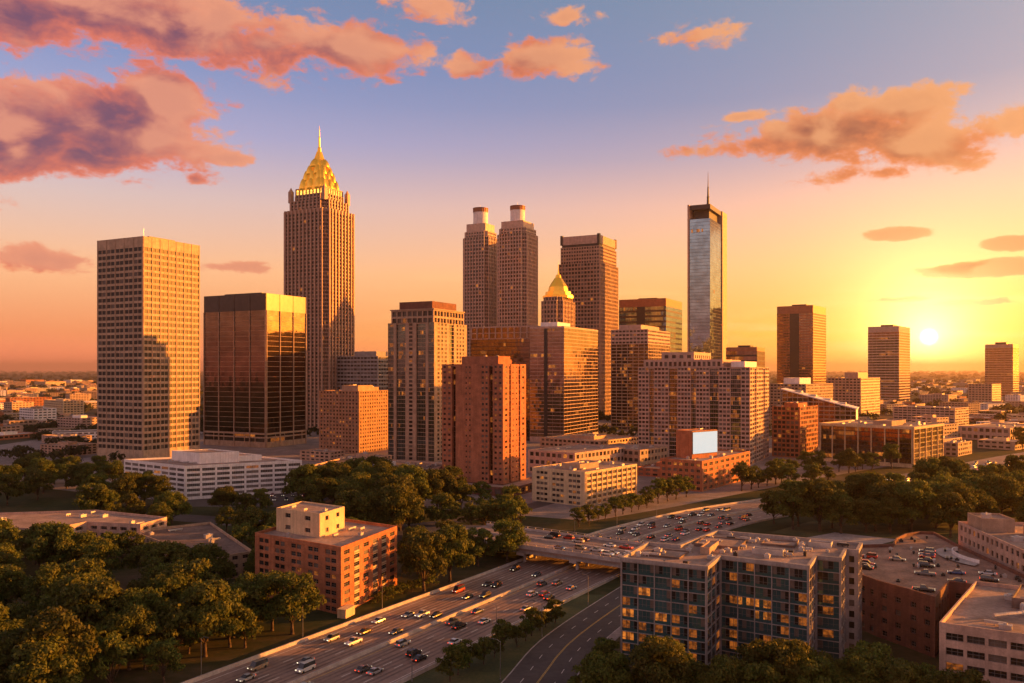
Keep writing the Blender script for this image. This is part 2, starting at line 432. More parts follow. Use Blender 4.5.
def inset(pts, w):
    n = len(pts); out = []
    for i in range(n):
        p, a, b = Vector(pts[i]), Vector(pts[i-1]), Vector(pts[(i+1) % n])
        d1, d2 = (p-a).normalized(), (b-p).normalized()
        n1, n2 = Vector((-d1.y, d1.x)), Vector((-d2.y, d2.x))
        h = (n1+n2)
        h = h / max(h.length_squared, .2) * 2
        out.append((p.x + h.x*w, p.y + h.y*w))
    return out
FOOT = []
MAXW = 100
class Building:
    def __init__(s, name, label, cat, pts, rot_az=None, group=None):
        """pts: world footprint, counter-clockwise from above; pts[0] is the nearest corner"""
        O = pts[0]
        d = (pts[1][0]-O[0], pts[1][1]-O[1])
        s.rz = math.atan2(d[1], d[0]) if rot_az is None else R_(90 - rot_az)
        s.O = O
        s.root = empty(name, (O[0], O[1], 0), s.rz)
        tag(s.root, label, cat, group)
        c, sn = math.cos(-s.rz), math.sin(-s.rz)
        s.pts = [((p[0]-O[0])*c-(p[1]-O[1])*sn, (p[0]-O[0])*sn+(p[1]-O[1])*c) for p in pts]
        s.wins = []; s.cx = sum(p[0] for p in s.pts)/len(pts); s.cy = sum(p[1] for p in s.pts)/len(pts)
        FOOT.append((name, pts))
        s.frames = True; s.dull = False
    def world(s, p):
        c, sn = math.cos(s.rz), math.sin(s.rz)
        return Vector((s.O[0]+p[0]*c-p[1]*sn, s.O[1]+p[0]*sn+p[1]*c, p[2]))
    def edges(s, pts=None):
        P = pts or s.pts
        for i in range(len(P)):
            a, b = P[i], P[(i+1) % len(P)]
            L = math.hypot(b[0]-a[0], b[1]-a[1]); u = ((b[0]-a[0])/L, (b[1]-a[1])/L)
            yield i, a, u, (u[1], -u[0]), L
    def part(s, mb, name, mats, smooth=False): return mb.build(name, mats, s.root, smooth)
    # ---- a masonry face with real openings
    def punch(s, W, P, u, n, L, z0, z1, nc, nr, wf=.6, hf=.55, dep=.35, margin=1.0, pair=1, gap=.12, base=0.0, top=0.0, sill=.25, lit=.06, blind=.2, style='win', k=0, skip=None):
        q = lambda a, w, z: (P[0]+u[0]*a+n[0]*w, P[1]+u[1]*a+n[1]*w, z)
        nc = max(1, nc); bw = (L-2*margin)/nc
        cols = []
        for i in range(nc):
            c = margin+bw*(i+.5); w = bw*wf
            if pair == 1: cols.append((c-w/2, c+w/2))
            else:
                g = bw*gap; ww = (w-g*(pair-1))/pair
                for j in range(pair): cols.append((c-w/2+j*(ww+g), c-w/2+j*(ww+g)+ww))
        fh = (z1-z0-base-top)/nr
        rows = [(z0+base+fh*(j+sill), z0+base+fh*(j+sill+hf)) for j in range(nr)]
        a = 0.0
        for c0, c1 in cols:
            W.quad(q(a,0,z0), q(c0,0,z0), q(c0,0,z1), q(a,0,z1), k); a = c1
        W.quad(q(a,0,z0), q(L,0,z0), q(L,0,z1), q(a,0,z1), k)
        ang = math.atan2(u[1], u[0])
        for ci, (c0, c1) in enumerate(cols):
            zz = z0
            for ri, (v0, v1) in enumerate(rows):
                if skip and skip(ci, ri): continue
                W.quad(q(c0,0,zz), q(c1,0,zz), q(c1,0,v0), q(c0,0,v0), k); zz = v1
                W.quad(q(c0,0,v0), q(c0,-dep,v0), q(c0,-dep,v1), q(c0,0,v1), k)
                W.quad(q(c1,-dep,v0), q(c1,0,v0), q(c1,0,v1), q(c1,-dep,v1), k)
                W.quad(q(c0,0,v0), q(c1,0,v0), q(c1,-dep,v0), q(c0,-dep,v0), k)
                W.quad(q(c0,-dep,v1), q(c1,-dep,v1), q(c1,0,v1), q(c0,0,v1), k)
                r = rnd.random()
                var = 'lit' if r < lit*.5 else 'litdim' if r < lit else 'blind' if r < lit+blind else 'pane' if r < lit+blind+.5 else 'panelight'
                m = (c0+c1)/2
                if s.dull and var in ('pane', 'panelight'): var = 'dullpane'
                s.wins.append((q(m,-dep,v0), ang, round(c1-c0,2), round(v1-v0,2), style, var, n))
            W.quad(q(c0,0,zz), q(c1,0,zz), q(c1,0,z1), q(c0,0,z1), k)
    # ---- a curtain wall: panes that each sit a hair out of true, floor bands and fins
    def curtain(s, G, B, P, u, n, L, z0, z1, nc, nr, sf=.25, fw=.25, fd=.35, every=1, bandout=.06, lit=0.0, kg=0, kb=0, kf=0, sub=1, base=0.0):
        q = lambda a, w, z: (P[0]+u[0]*a+n[0]*w, P[1]+u[1]*a+n[1]*w, z)
        nc = max(1, nc); cw = L/nc; fh = (z1-z0-base)/nr
        if base: B.quad(q(0,0,z0), q(L,0,z0), q(L,0,z0+base), q(0,0,z0+base), kb)
        for j in range(nr):
            a0 = z0+base+fh*j
            B.obox(P, u, n, 0, L, a0, a0+fh*sf, -.2, bandout, kb)
            runs = set()
            if lit and rnd.random() < lit*7:
                for _r in range(rnd.randint(1, 2)):
                    a_ = rnd.randrange(nc); runs |= set(range(a_, a_+rnd.randint(1, 5)))
            for i in range(nc):
                t = [rnd.uniform(-.028, .028) for _ in range(3)]
                kk = kg
                if i in runs and rnd.random() < .8: kk = kg + (1 if rnd.random() < .25 else 2)
                G.quad(q(i*cw, t[0], a0), q((i+1)*cw, t[1], a0), q((i+1)*cw, t[1]+t[2], a0+fh), q(i*cw, t[0]+t[2], a0+fh), kk)
        if fw:
            for i in range(0, nc+1, every):
                c = min(max(i*cw, fw/2), L-fw/2)
                B.obox(P, u, n, c-fw/2, c+fw/2, z0, z1, -.2, fd, kf)
    def solid(s, W, P, u, n, L, z0, z1, k=0):
        q = lambda a, z: (P[0]+u[0]*a, P[1]+u[1]*a, z)
        W.quad(q(0,z0), q(L,z0), q(L,z1), q(0,z1), k)
    def parapet_roof(s, W, pts, z1, ph=1.0, w=.45, roof='roof', k=0, name='roof'):
        """closes the top: coping ring, inner face of the parapet and the roof sheet"""
        I = inset(pts, w); n = len(pts)
        for i in range(n):
            j = (i+1) % n
            W.quad((*pts[i], z1), (*pts[j], z1), (*I[j], z1), (*I[i], z1), k)
            W.quad((*I[i], z1), (*I[j], z1), (*I[j], z1-ph), (*I[i], z1-ph), k)
        r = MB(); r.prism(I, z1-ph-.25, z1-ph)
        s.part(r, name, roof)
        return I
    def units(s, pts, z, num, big=4.0, mats='unit'):
        """machines, hatches and ducts standing on a roof"""
        xs = [p[0] for p in pts]; ys = [p[1] for p in pts]
        for _ in range(num):
            for _t in range(12):
                x, y = rnd.uniform(min(xs), max(xs)), rnd.uniform(min(ys), max(ys))
                if inside((x, y), inset(pts, big*.8)): break
            else: continue
            a, b, h = rnd.uniform(.35, 1)*big, rnd.uniform(.3, .8)*big, rnd.uniform(.25, .6)*big*.8
            m = MB(); t = rnd.random()
            if t < .65:
                m.box(x-a/2, y-b/2, z, x+a/2, y+b/2, z+h); m.box(x-a/2-.1, y-b/2-.1, z+h, x+a/2+.1, y+b/2+.1, z+h+.15)
                m.lathe(x, y, [(b*.3, z+h+.15), (b*.3, z+h+.5), (b*.22, z+h+.5)], 10)
            else:
                m.box(x-a, y-.35, z+.4, x+a, y+.35, z+1.0)
                for q in (-a*.8, 0, a*.8): m.box(x+q-.1, y-.2, z, x+q+.1, y+.2, z+.4)
            s.part(m, 'roof_unit', mats)
    def finish(s, win_mesh_frames=None):
        fr = s.frames if win_mesh_frames is None else win_mesh_frames
        camp = Vector((0, 0, CAM_H)); c, sn = math.cos(s.rz), math.sin(s.rz)
        sc = []
        for i, w in enumerate(s.wins):
            p = s.world(w[0]); v = camp-p; nn = Vector((w[6][0]*c-w[6][1]*sn, w[6][0]*sn+w[6][1]*c, 0))
            f = nn.dot(v.normalized())
            sc.append((w[2]*w[3]*f/v.length_squared if f > 0 else -1, i))
        sc.sort(reverse=True)
        own = [i for v, i in sc[:MAXW] if v > 0]
        rest = [i for v, i in sc if i not in set(own)]
        for i in own:
            pos, ang, w, h, st, var, n = s.wins[i]
            me, pm = window_mesh(w, h, st, var, fr)
            o = bpy.data.objects.new('window', me); COL.objects.link(o); o.parent = s.root
            o.location = pos; o.rotation_euler = (0, 0, ang)
            if pm:
                p = bpy.data.objects.new('pane', pm); COL.objects.link(p); p.parent = o
        if rest:
            m = MB(); names = []
            for i in rest:
                pos, ang, w, h, st, var, n = s.wins[i]
                u = (math.cos(ang), math.sin(ang))
                a, b = (pos[0]-u[0]*w/2, pos[1]-u[1]*w/2), (pos[0]+u[0]*w/2, pos[1]+u[1]*w/2)
                if var not in names: names.append(var)
                k = names.index(var)
                e = .0015
                if st == 'bay':
                    if 'band' not in names: names.append('band')
                    z_ = pos[2]+h*.27
                    m.quad((*a, pos[2]), (*b, pos[2]), (*b, z_), (*a, z_), names.index('band'))
                    m.quad((*a, z_), (*b, z_), (*b, pos[2]+h), (*a, pos[2]+h), k)
                else:
                    m.quad((*a, pos[2]), (*b, pos[2]), (*b, pos[2]+h), (*a, pos[2]+h), k)
            o = s.part(m, 'window_field', names); o['kind'] = 'stuff'
        return s.root
WM = {}
def window_mesh(w, h, st, var, frames):
    key = (w, h, st, var, frames)
    if key in WM: return WM[key]
    P = MB(); Fm = MB()
    if st == 'bay':
        # full-height glazing over a dark panel, four lights, some of them lit
        nl = 4
        near = {'lit': [0, 1, 0, 2], 'litdim': [1, 1, 2, 3], 'pane': [3, 2, 4, 3], 'panelight': [4, 3, 2, 2]}.get(var, [2, 2, 2, 4])
        near = [near[(i+int(w*100)+int(h*10)) % 4] for i in range(nl)]; 
        for i in range(nl):
            P.quad((-w/2+w*i/nl,0,h*.27), (-w/2+w*(i+1)/nl,0,h*.27), (-w/2+w*(i+1)/nl,0,h), (-w/2+w*i/nl,0,h), near[i])
        Fm.box(-w/2, -.06, 0, w/2, .02, h*.27, 1)
        t = .07
        for i in range(5):
            x = -w/2+t/2+(w-t)*i/4; Fm.box(x-t/2, -.09, h*.27, x+t/2, .02, h-.06, 0)
        Fm.box(-w/2, -.1, h-.06, w/2, .02, h, 0)
        Fm.box(-w/2, -.13, h*.27+.55, w/2, -.09, h*.27+.62, 0)
        WM[key] = (Fm.mesh('window', ['frame', 'g_teal']), P.mesh('pane', ['lit', 'litdim', 'g_teal', 'pane', 'blind']))
    elif frames:
        t = min(.09, w*.08)
        P.quad((-w/2,0,0), (w/2,0,0), (w/2,0,h), (-w/2,0,h), 0)
        Fm.box(-w/2, -.07, 0, w/2, .02, t); Fm.box(-w/2, -.07, h-t, w/2, .02, h)
        Fm.box(-w/2, -.06, t, -w/2+t, .02, h-t); Fm.box(w/2-t, -.06, t, w/2, .02, h-t)
        nm = max(1, int(round(w/1.1)))
        for i in range(1, nm): Fm.box(-w/2+w*i/nm-t/2, -.05, t, -w/2+w*i/nm+t/2, .02, h-t)
        if h > 1.2: Fm.box(-w/2+t, -.055, h*.5-t/2, w/2-t, .015, h*.5+t/2)
        WM[key] = (Fm.mesh('window', ['frame_light' if st == 'pale' else 'frame']), P.mesh('pane', [var]))
    else:
        P.quad((-w/2,0,0), (w/2,0,0), (w/2,0,h), (-w/2,0,h), 0)
        WM[key] = (P.mesh('window', [var]), None)
    return WM[key]
def inside(p, poly):
    x, y = p; r = False; n = len(poly)
    for i in range(n):
        a, b = poly[i], poly[i-1]
        if (a[1] > y) != (b[1] > y) and x < (b[0]-a[0])*(y-a[1])/(b[1]-a[1])+a[0]: r = not r
    return r
def plan(xl, x0, xr, d, a1=27.0, a2=None, rmax=None, lmax=None):
    """footprint of a block from where its left, near and right corners are seen"""
    a2 = a1-90 if a2 is None else a2
    O = ((x0-512)/F*d, d); e1, e2 = azv(a1), azv(a2)
    r, l = reach(O, e1, xr), reach(O, e2, xl)
    if rmax: r = min(r, rmax)
    if lmax: l = min(l, lmax)
    A, B = (O[0]+e1[0]*r, O[1]+e1[1]*r), (O[0]+e2[0]*l, O[1]+e2[1]*l)
    return [O, A, (A[0]+B[0]-O[0], A[1]+B[1]-O[1]), B]
def sub(pts, u0, u1, v0, v1):
    """a rectangle inside a four-cornered local footprint: u along edge 0, v along edge 3"""
    O, A, C, B = pts
    f = lambda u, v: (O[0]+(A[0]-O[0])*u+(B[0]-O[0])*v, O[1]+(A[1]-O[1])*u+(B[1]-O[1])*v)
    return [f(u0,v0), f(u1,v0), f(u1,v1), f(u0,v1)]
def elen(pts, i): return math.dist(pts[i], pts[(i+1) % len(pts)])
# ------------------------------------------------------------------ the setting: ground, roads, bridge
def sheet(name, pts, z, m):
    b = MB(); b.poly([(x, y, z) for x, y in pts]); return tag(b.build(name, m), kind='structure')
sheet('ground', [(-42000, -800), (42000, -800), (42000, 42000), (-42000, 42000)], 0.0, 'ground')
def spline(ctrl, step=4.0):
    P = [Vector((*c, 0)) for c in ctrl]; P = [P[0]*2-P[1]] + P + [P[-1]*2-P[-2]]; out = []
    for i in range(1, len(P)-2):
        a, b, c, d = P[i-1:i+3]; n = max(2, int((c-b).length/step))
        for k in range(n):
            t = k/n
            out.append(.5*((2*b)+(c-a)*t+(2*a-5*b+4*c-d)*t*t+(3*b-a-3*c+d)*t**3))
    out.append(P[-2]); return out
class Path:
    def __init__(s, ctrl, step=4.0):
        s.p = spline(ctrl, step); s.s = [0.0]
        for a, b in zip(s.p, s.p[1:]): s.s.append(s.s[-1]+(b-a).length)
        s.L = s.s[-1]
    def at(s, t, off=0.0):
        i = 0
        lo, hi = 0, len(s.s)-2
        while lo < hi:
            m = (lo+hi+1)//2
            if s.s[m] <= t: lo = m
            else: hi = m-1
        i = lo; f = (t-s.s[i])/(s.s[i+1]-s.s[i]); q = s.p[i].lerp(s.p[i+1], f)
        a = s.p[max(0, i-1)]; b = s.p[min(len(s.p)-1, i+2)]; d = (b-a).normalized()
        return Vector((q.x+d.y*off, q.y-d.x*off, 0)), math.atan2(d.y, d.x)
    def ribbon(s, name, o0, o1, z, m, t0=0, t1=None, step=6.0, kind='structure'):
        t1 = s.L if t1 is None else t1; b = MB(); n = max(1, int((t1-t0)/step)); pr = None
        for i in range(n+1):
            t = t0+(t1-t0)*i/n; A, _ = s.at(t, o0); B, _ = s.at(t, o1)
            if pr: b.quad((pr[1].x,pr[1].y,z), (B.x,B.y,z), (A.x,A.y,z), (pr[0].x,pr[0].y,z))
            pr = (A, B)
        return tag(b.build(name, m), kind=kind)
    def wall(s, mb, off, w, z0, z1, t0=0, t1=None, step=6.0, top=.6):
        t1 = s.L if t1 is None else t1; n = max(1, int((t1-t0)/step)); rings = []
        for i in range(n+1):
            t = t0+(t1-t0)*i/n; A, _ = s.at(t, off-w/2); B, _ = s.at(t, off+w/2)
            C, _ = s.at(t, off+w/2*top); D, _ = s.at(t, off-w/2*top)
            rings.append([(A.x,A.y,z0), (B.x,B.y,z0), (C.x,C.y,z1), (D.x,D.y,z1)])
        mb.loft(rings)
    def dashes(s, mb, off, z, ln, gap, w, t0=0, t1=None):
        t = t0; t1 = s.L if t1 is None else t1
        while t+ln < t1:
            n = max(1, int(ln/8)); pr = None
            for i in range(n+1):
                A, _ = s.at(t+ln*i/n, off-w/2); B, _ = s.at(t+ln*i/n, off+w/2)
                if pr: mb.quad((pr[1].x,pr[1].y,z), (B.x,B.y,z), (A.x,A.y,z), (pr[0].x,pr[0].y,z))
                pr = (A, B)
            t += ln+gap
FW = Path([(-190, 0), (-116, 100), (-52, 204), (-19, 258), (14, 311), (44, 361), (66, 392), (110, 440), (168, 485), (250, 556), (345, 640), (480, 760), (700, 930), (1100, 1150)])
FR = Path([(-28, 120), (-7, 165), (6, 204), (17, 237), (42, 286), (60, 318)])
sheet('city_pavement', [(-330, 560), (-160, 470), (-60, 470), (40, 425), (90, 470), (140, 520), (220, 600), (330, 700), (480, 900), (420, 1700), (-520, 1700), (-520, 700)], 0.006, 'paving')
FW.ribbon('freeway', -21, 21, 0.03, 'concrete_road')
FW.ribbon('freeway_shoulder', -24, -21.002, 0.02, 'paving')
for o in (-15.4, -11.8, -8.2, -4.2, 4.2, 8.2, 11.8, 15.4):
    for q in (-.85, .85): FW.ribbon('tyre_wear', o+q-.38, o+q+.38, .037, 'wear', 60, 760)
lm = MB()
for o in (-6.4, -10, -13.6, 6.4, 10, 13.6): FW.dashes(lm, o, .045, 3.5, 8, .22, 60, 760)
for o in (-19.2, 19.2): FW.dashes(lm, o, .045, 40, .01, .22, 60, 760)
tag(lm.build('lane_marking', 'line'), kind='structure')
ly = MB()
for o in (-1.6, 1.6): FW.dashes(ly, o, .045, 40, .01, .22, 60, 760)
tag(ly.build('yellow_lane_marking', 'line_y'), kind='structure')
def barrier(off, label, t0=60, t1=700, h=.95, w=.7):
    b = MB(); FW.wall(b, off, w, 0.02, h, t0, t1)
    tag(b.build('traffic_barrier', 'barrier'), label, 'barrier', 'concrete barriers of the freeway')
barrier(0, 'low concrete median barrier running down the middle of the freeway')
barrier(-21.6, 'concrete barrier along the freeway edge beside the brick apartment block')
barrier(21.6, 'concrete barrier along the freeway edge beside the grass strip and bushes')
FR.ribbon('frontage_road', -8, 8, 0.03, 'asphalt')
FR.ribbon('sidewalk', 8.3, 11, .14, 'paving')
kb = MB(); FR.wall(kb, 8.15, .3, 0.0, .15, top=1.0); FR.wall(kb, -8.15, .3, 0.0, .15, top=1.0)
tag(kb.build('kerb', 'barrier'), kind='structure')
fl = MB(); FR.dashes(fl, 0.15, .045, 30, .01, .15); FR.dashes(fl, -.15, .045, 30, .01, .15)
tag(fl.build('centre_line', 'line_y'), kind='structure')
fd = MB()
for o in (-4, 4): FR.dashes(fd, o, .045, 3, 6, .18)
tag(fd.build('dashed_lane_line', 'line'), kind='structure')
# grass verges
gm = bpy.data.materials.new('verge_grass'); gm.use_nodes = True
def _g():
    T = NT(gm.node_tree); b = gm.node_tree.nodes['Principled BSDF']; g = T.new('ShaderNodeNewGeometry').outputs['Position']
    k = T.m('ADD', T.m('MULTIPLY', T.noise(g, .09, 5, .6), .6), T.m('MULTIPLY', T.noise(g, 1.2, 4, .7), .4))
    T.l.new(T.ramp(k, [(.36, (.024, .040, .010)), (.5, (.060, .072, .018)), (.64, (.13, .11, .035))]), b.inputs['Base Color']); b.inputs['Roughness'].default_value = .95
_g(); MT['verge'] = gm
sheet('grass_verge', [(-30, 198), (-4, 198), (4, 215), (14, 240), (30, 275), (33, 285), (22, 285), (2, 252)], .012, 'verge')
sheet('embankment_grass', [(120, 395), (150, 372), (215, 372), (240, 420), (180, 440), (150, 425)], .012, 'verge')
sheet('parking_lot', [(-190, 470), (-250, 560), (-150, 620), (-60, 560), (-60, 470)], .012, 'asphalt')
sheet('side_lot', [(118, 372), (150, 395), (172, 378), (140, 352)], .02, 'barrier')
# overpass
bc = Vector((31, 330)); bu = Vector((.82, -.572)).normalized(); bn = Vector((-bu.y, bu.x))
def bp(a, w): q = bc+bu*a+bn*w; return (q.x, q.y)
ov = empty('overpass_bridge', (*bc, 0), math.atan2(bu.y, bu.x)); tag(ov, 'concrete road bridge with low parapets crossing over the freeway', 'bridge')
FOOT.append(('overpass_bridge', [bp(-42, -15), bp(42, -15), bp(42, 15), bp(-42, 15)]))
d = MB(); d.box(-62, -15, 5.2, 62, 15, 6.5)
for sgn in (-1, 1): d.box(-62, sgn*15-.6*(sgn > 0)-(0 if sgn > 0 else 0), 6.502, 62, sgn*15+.6*(sgn < 0), 6.504)
d.build('deck', 'concrete_road', ov)
g = MB()
for w in (-14, -7, 0, 7, 14): g.box(-55, w-.5, 4.0, 55, w+.5, 5.198)
g.build('girder', 'grey', ov)
for sgn in (-1, 1):
    p = MB(); p.box(-62, sgn*15-.2, 6.0, 62, sgn*15+.2, 7.5); 
    for i in range(-15, 16): p.box(i*4-.12, sgn*15-.12, 7.5, i*4+.12, sgn*15+.12, 8.1)
    p.box(-62, sgn*15-.08, 8.1, 62, sgn*15+.08, 8.25)
    p.build('parapet', 'barrier', ov)
for a in (-24, 0, 24):
    p = MB(); p.box(a-1.6, -14.5, 3.0, a+1.6, 14.5, 4.0)
    for w in (-11, -3.7, 3.7, 11): p.lathe(a, w, [(.7, 0), (.7, 3.0)], 12)
    p.build('pier', 'barrier', ov)
md = MB(); md.box(-62, -.4, 6.5, 62, .4, 7.2); md.build('divider', 'barrier', ov)
ml = MB()
for w in (-10.5, -7, -3.6, 3.6, 7, 10.5):
    if abs(w) > 4: continue
for w in (-7, 7):
    ml = MB(); ml.box(-60, w-.1, 6.502, 60, w+.1, 6.512); ml.build('lane_line', 'line', ov)
def ramp(name, a0, a1):
    m = MB(); q = lambda a, w, z: (*bp(a, w), z)
    s = 1 if a1 > a0 else -1
    A = [q(a0,-15,0), q(a0,15,0), q(a0,15,6.45), q(a0,-15,6.45)]; B = [q(a1,-15,0), q(a1,15,0), q(a1,15,.05), q(a1,-15,.05)]
    if s < 0: A, B = B, A
    m.loft([A, B]); tag(m.build(name, 'asphalt'), kind='structure')
ramp('road_ramp', -62.05, -130); ramp('road_ramp', 62.05, 84)
cross = Path([(bp(-130, 0)), (-120, 415), (-190, 440), (-300, 445), (-520, 470)])
cross.ribbon('cross_street', -9, 9, .025, 'asphalt')
st = Path([(60, 500), (20, 470), (-40, 462), (-140, 452), (-240, 460)])
up = Path([(-75, 392), (-30, 425), (10, 470), (45, 540), (90, 640), (150, 800)]); up.ribbon('street', -6, 6, .02, 'asphalt')
# haze
hz = MB(); hz.box(-43000, -900, -1.5, 43000, 43000, 430)
hm = bpy.data.materials.new('haze_air'); hm.use_nodes = True
hm.node_tree.nodes.remove(hm.node_tree.nodes['Principled BSDF'])
pv = hm.node_tree.nodes.new('ShaderNodeVolumePrincipled')
pv.inputs['Color'].default_value = (1.0, .68, .44, 1)
pv.inputs['Density'].default_value = 0.45e-4
pv.inputs['Anisotropy'].default_value = .80
hm.node_tree.links.new(pv.outputs[0], hm.node_tree.nodes['Material Output'].inputs['Volume'])
MT['haze'] = hm
tag(hz.build('haze', 'haze'), kind='stuff')
# ------------------------------------------------------------------ buildings
def piers(s, W, P, u, n, L, z0, z1, num, wd, dp, k=0):
    for i in range(num+1):
        c = min(max(L*i/num, wd/2), L-wd/2); W.obox(P, u, n, c-wd/2, c+wd/2, z0, z1, -.1, dp, k)
def faces(s, W, pts, z0, z1, bay, nr, **kw):
    for i, P, u, n, L in s.edges(pts): s.punch(W, P, u, n, L, z0, z1, max(1, round((L-2)/bay)), nr, **kw)
def segs(s, W, G, Bd, P, u, n, L, z0, z1, nr, spec, **kw):
    """a face cut into vertical strips: p = windows in masonry, g = glazed bay with balcony slabs, s = blank"""
    t = sum(w for _, w, *_ in spec); a = 0
    for typ, w, *o in spec:
        l = L*w/t; Q = (P[0]+u[0]*a, P[1]+u[1]*a); o = o[0] if o else {}
        if typ == 'p':
            k2 = dict(margin=.25, nc=max(1, round(l/3.4)), wf=.6, hf=.5); k2.update(kw); k2.update(o)
            s.punch(W, Q, u, n, l, z0, z1, k2.pop('nc'), nr, **k2)
        elif typ == 's':
            s.solid(W, Q, u, n, l, z0, z1, o.get('k', 0))
        elif typ == 'g':
            r = o.get('rec', .9)
            Qi = (Q[0]-n[0]*r, Q[1]-n[1]*r)
            s.curtain(G, Bd, Qi, u, n, l, z0, z1, max(1, round(l/1.6)), nr, sf=.12, fw=.1, fd=.05, lit=o.get('lit', .04), bandout=r-.05 if o.get('slab', 1) else .05)
            for e, nn in ((0, 1), (l, -1)):
                A = (Q[0]+u[0]*e, Q[1]+u[1]*e); B = (A[0]-n[0]*r, A[1]-n[1]*r)
                if nn > 0: W.quad((*A,z0), (*B,z0), (*B,z1), (*A,z1))
                else: W.quad((*B,z0), (*A,z0), (*A,z1), (*B,z1))
            T0 = [(Q[0],Q[1],z1), (Q[0]+u[0]*l,Q[1]+u[1]*l,z1), (Qi[0]+u[0]*l,Qi[1]+u[1]*l,z1), (Qi[0],Qi[1],z1)]
            W.poly(T0)
        a += l
def tier(s, pts, z0, z1, name, m, roof='roof', bay=None, nr=1, unitn=0, ph=.6, **kw):
    """a smaller storey or plant room set on a roof"""
    W = MB()
    if bay: faces(s, W, pts, z0, z1, bay, nr, **kw)
    else:
        for i, P, u, n, L in s.edges(pts): s.solid(W, P, u, n, L, z0, z1)
    s.parapet_roof(W, pts, z1, ph, .3, roof)
    s.part(W, name, m)
    if unitn: s.units(pts, z1-ph, unitn, 3.0)
GL = lambda g: [g, 'lit', 'litdim']

def tower_beige():
    b = Building('office_tower', 'tall plain beige tower with a grid of square windows at the city edge', 'tower', plan(97, 143, 200, 693)); b.frames = False; b.dull = True
    z = zat(236, 693); W = MB()
    for i, P, u, n, L in b.edges():
        nc = 5 if i in (1, 3) else 7
        b.punch(W, P, u, n, L, 0, z, nc, 33, wf=.86, hf=.62, dep=.35, margin=.8, pair=2, gap=.05, base=9, top=8, lit=0, blind=.12)
        for j in range(nc+1):
            c = .8+(L-1.6)*j/nc; W.obox(P, u, n, c-.35, c+.35, 0, z, -.1, .3)
    b.parapet_roof(W, b.pts, z, 1.5, .6); b.part(W, 'wall', 'beige')
    tier(b, sub(b.pts, .3, .75, .25, .8), z-1.5, z+3.4, 'penthouse', 'dark', unitn=2); b.units(b.pts, z-1.5, 5, 5)
    e = MB(); e.box(4, 4, z-1.5, 4.15, 4.15, z+7); b.part(e, 'antenna', 'steel')
    b.finish()
def tower_black():
    b = Building('office_tower', 'black glass tower with thin pale vertical ribs beside the plain beige tower', 'tower', plan(204, 266, 306, 828))
    z = zat(293, 828); zc = zat(310, 828); G, B, W = MB(), MB(), MB()
    for i, P, u, n, L in b.edges():
        nc = 12 if i in (1, 3) else 9
        b.curtain(G, B, P, u, n, L, 14, zc, nc*2, 24, sf=.07, fw=.0, bandout=.03, lit=.012, kb=1)
        b.curtain(G, B, P, u, n, L, 4, 14, nc, 2, sf=.3, fw=.5, fd=.5, every=2, lit=.1, kb=1, kf=1)
        for k in range(0, nc+1, 3):
            c = min(max(L*k/nc, .5), L-.5); B.obox(P, u, n, c-.42, c+.42, 0, zc, -.2, .9, 1)
        b.solid(W, P, u, n, L, zc, z); b.solid(B, P, u, n, L, 0, 4, 1)
        for k in range(0, nc+1, 3):
            c = min(max(L*k/nc, .4), L-.4); W.obox(P, u, n, c-.15, c+.15, zc, z, -.1, .3)
        B.obox(P, u, n, 0, L, 12.6, 14.4, -.2, .6, 1)
    b.part(G, 'glazing', GL('g_black')); b.part(B, 'mullion_frame', ['band', 'tan'])
    b.parapet_roof(W, b.pts, z, 1.5); b.part(W, 'attic_band', 'band')
    tier(b, sub(b.pts, .2, .8, .2, .8), z-1.5, z+2.2, 'penthouse', 'dark', unitn=3); b.units(b.pts, z-1.5, 6, 4)
    b.finish()
def notched(pts, f=.07, steps=2):
    """footprint with stepped corners"""
    n = len(pts); w = f*min(math.dist(pts[0], pts[1]), math.dist(pts[0], pts[3])); r = []
    for i in range(n):
        c, a, e = Vector(pts[i]), Vector(pts[i-1]), Vector(pts[(i+1) % n]); di, do = (c-a).normalized(), (e-c).normalized()
        for s_ in range(steps):
            p = c-di*w*(steps-s_)+do*w*s_; q = p+do*w; r += [tuple(p), tuple(q)]
        r.append(tuple(c+do*w*steps))
    return r
def pier_shaft(b, pts, z0, z1, nr, bay, m, wf=.62, hf=.6, dp=.7, pw=.9, top=0, lit=.02, blind=.2, name='wall', dep=.5):
    W = MB()
    for i, P, u, n, L in b.edges(pts):
        if L < 2.2: b.solid(W, P, u, n, L, z0, z1); continue
        nc = max(1, round(L/bay)); b.punch(W, P, u, n, L, z0, z1, nc, nr, wf=wf, hf=hf, dep=dep, margin=.1, lit=lit, blind=blind, top=top)
        if nc > 1 and dp: piers(b, W, P, u, n, L, z0, z1, nc, pw, dp)
    b.parapet_roof(W, pts, z1, .8, .4); b.part(W, name, m)
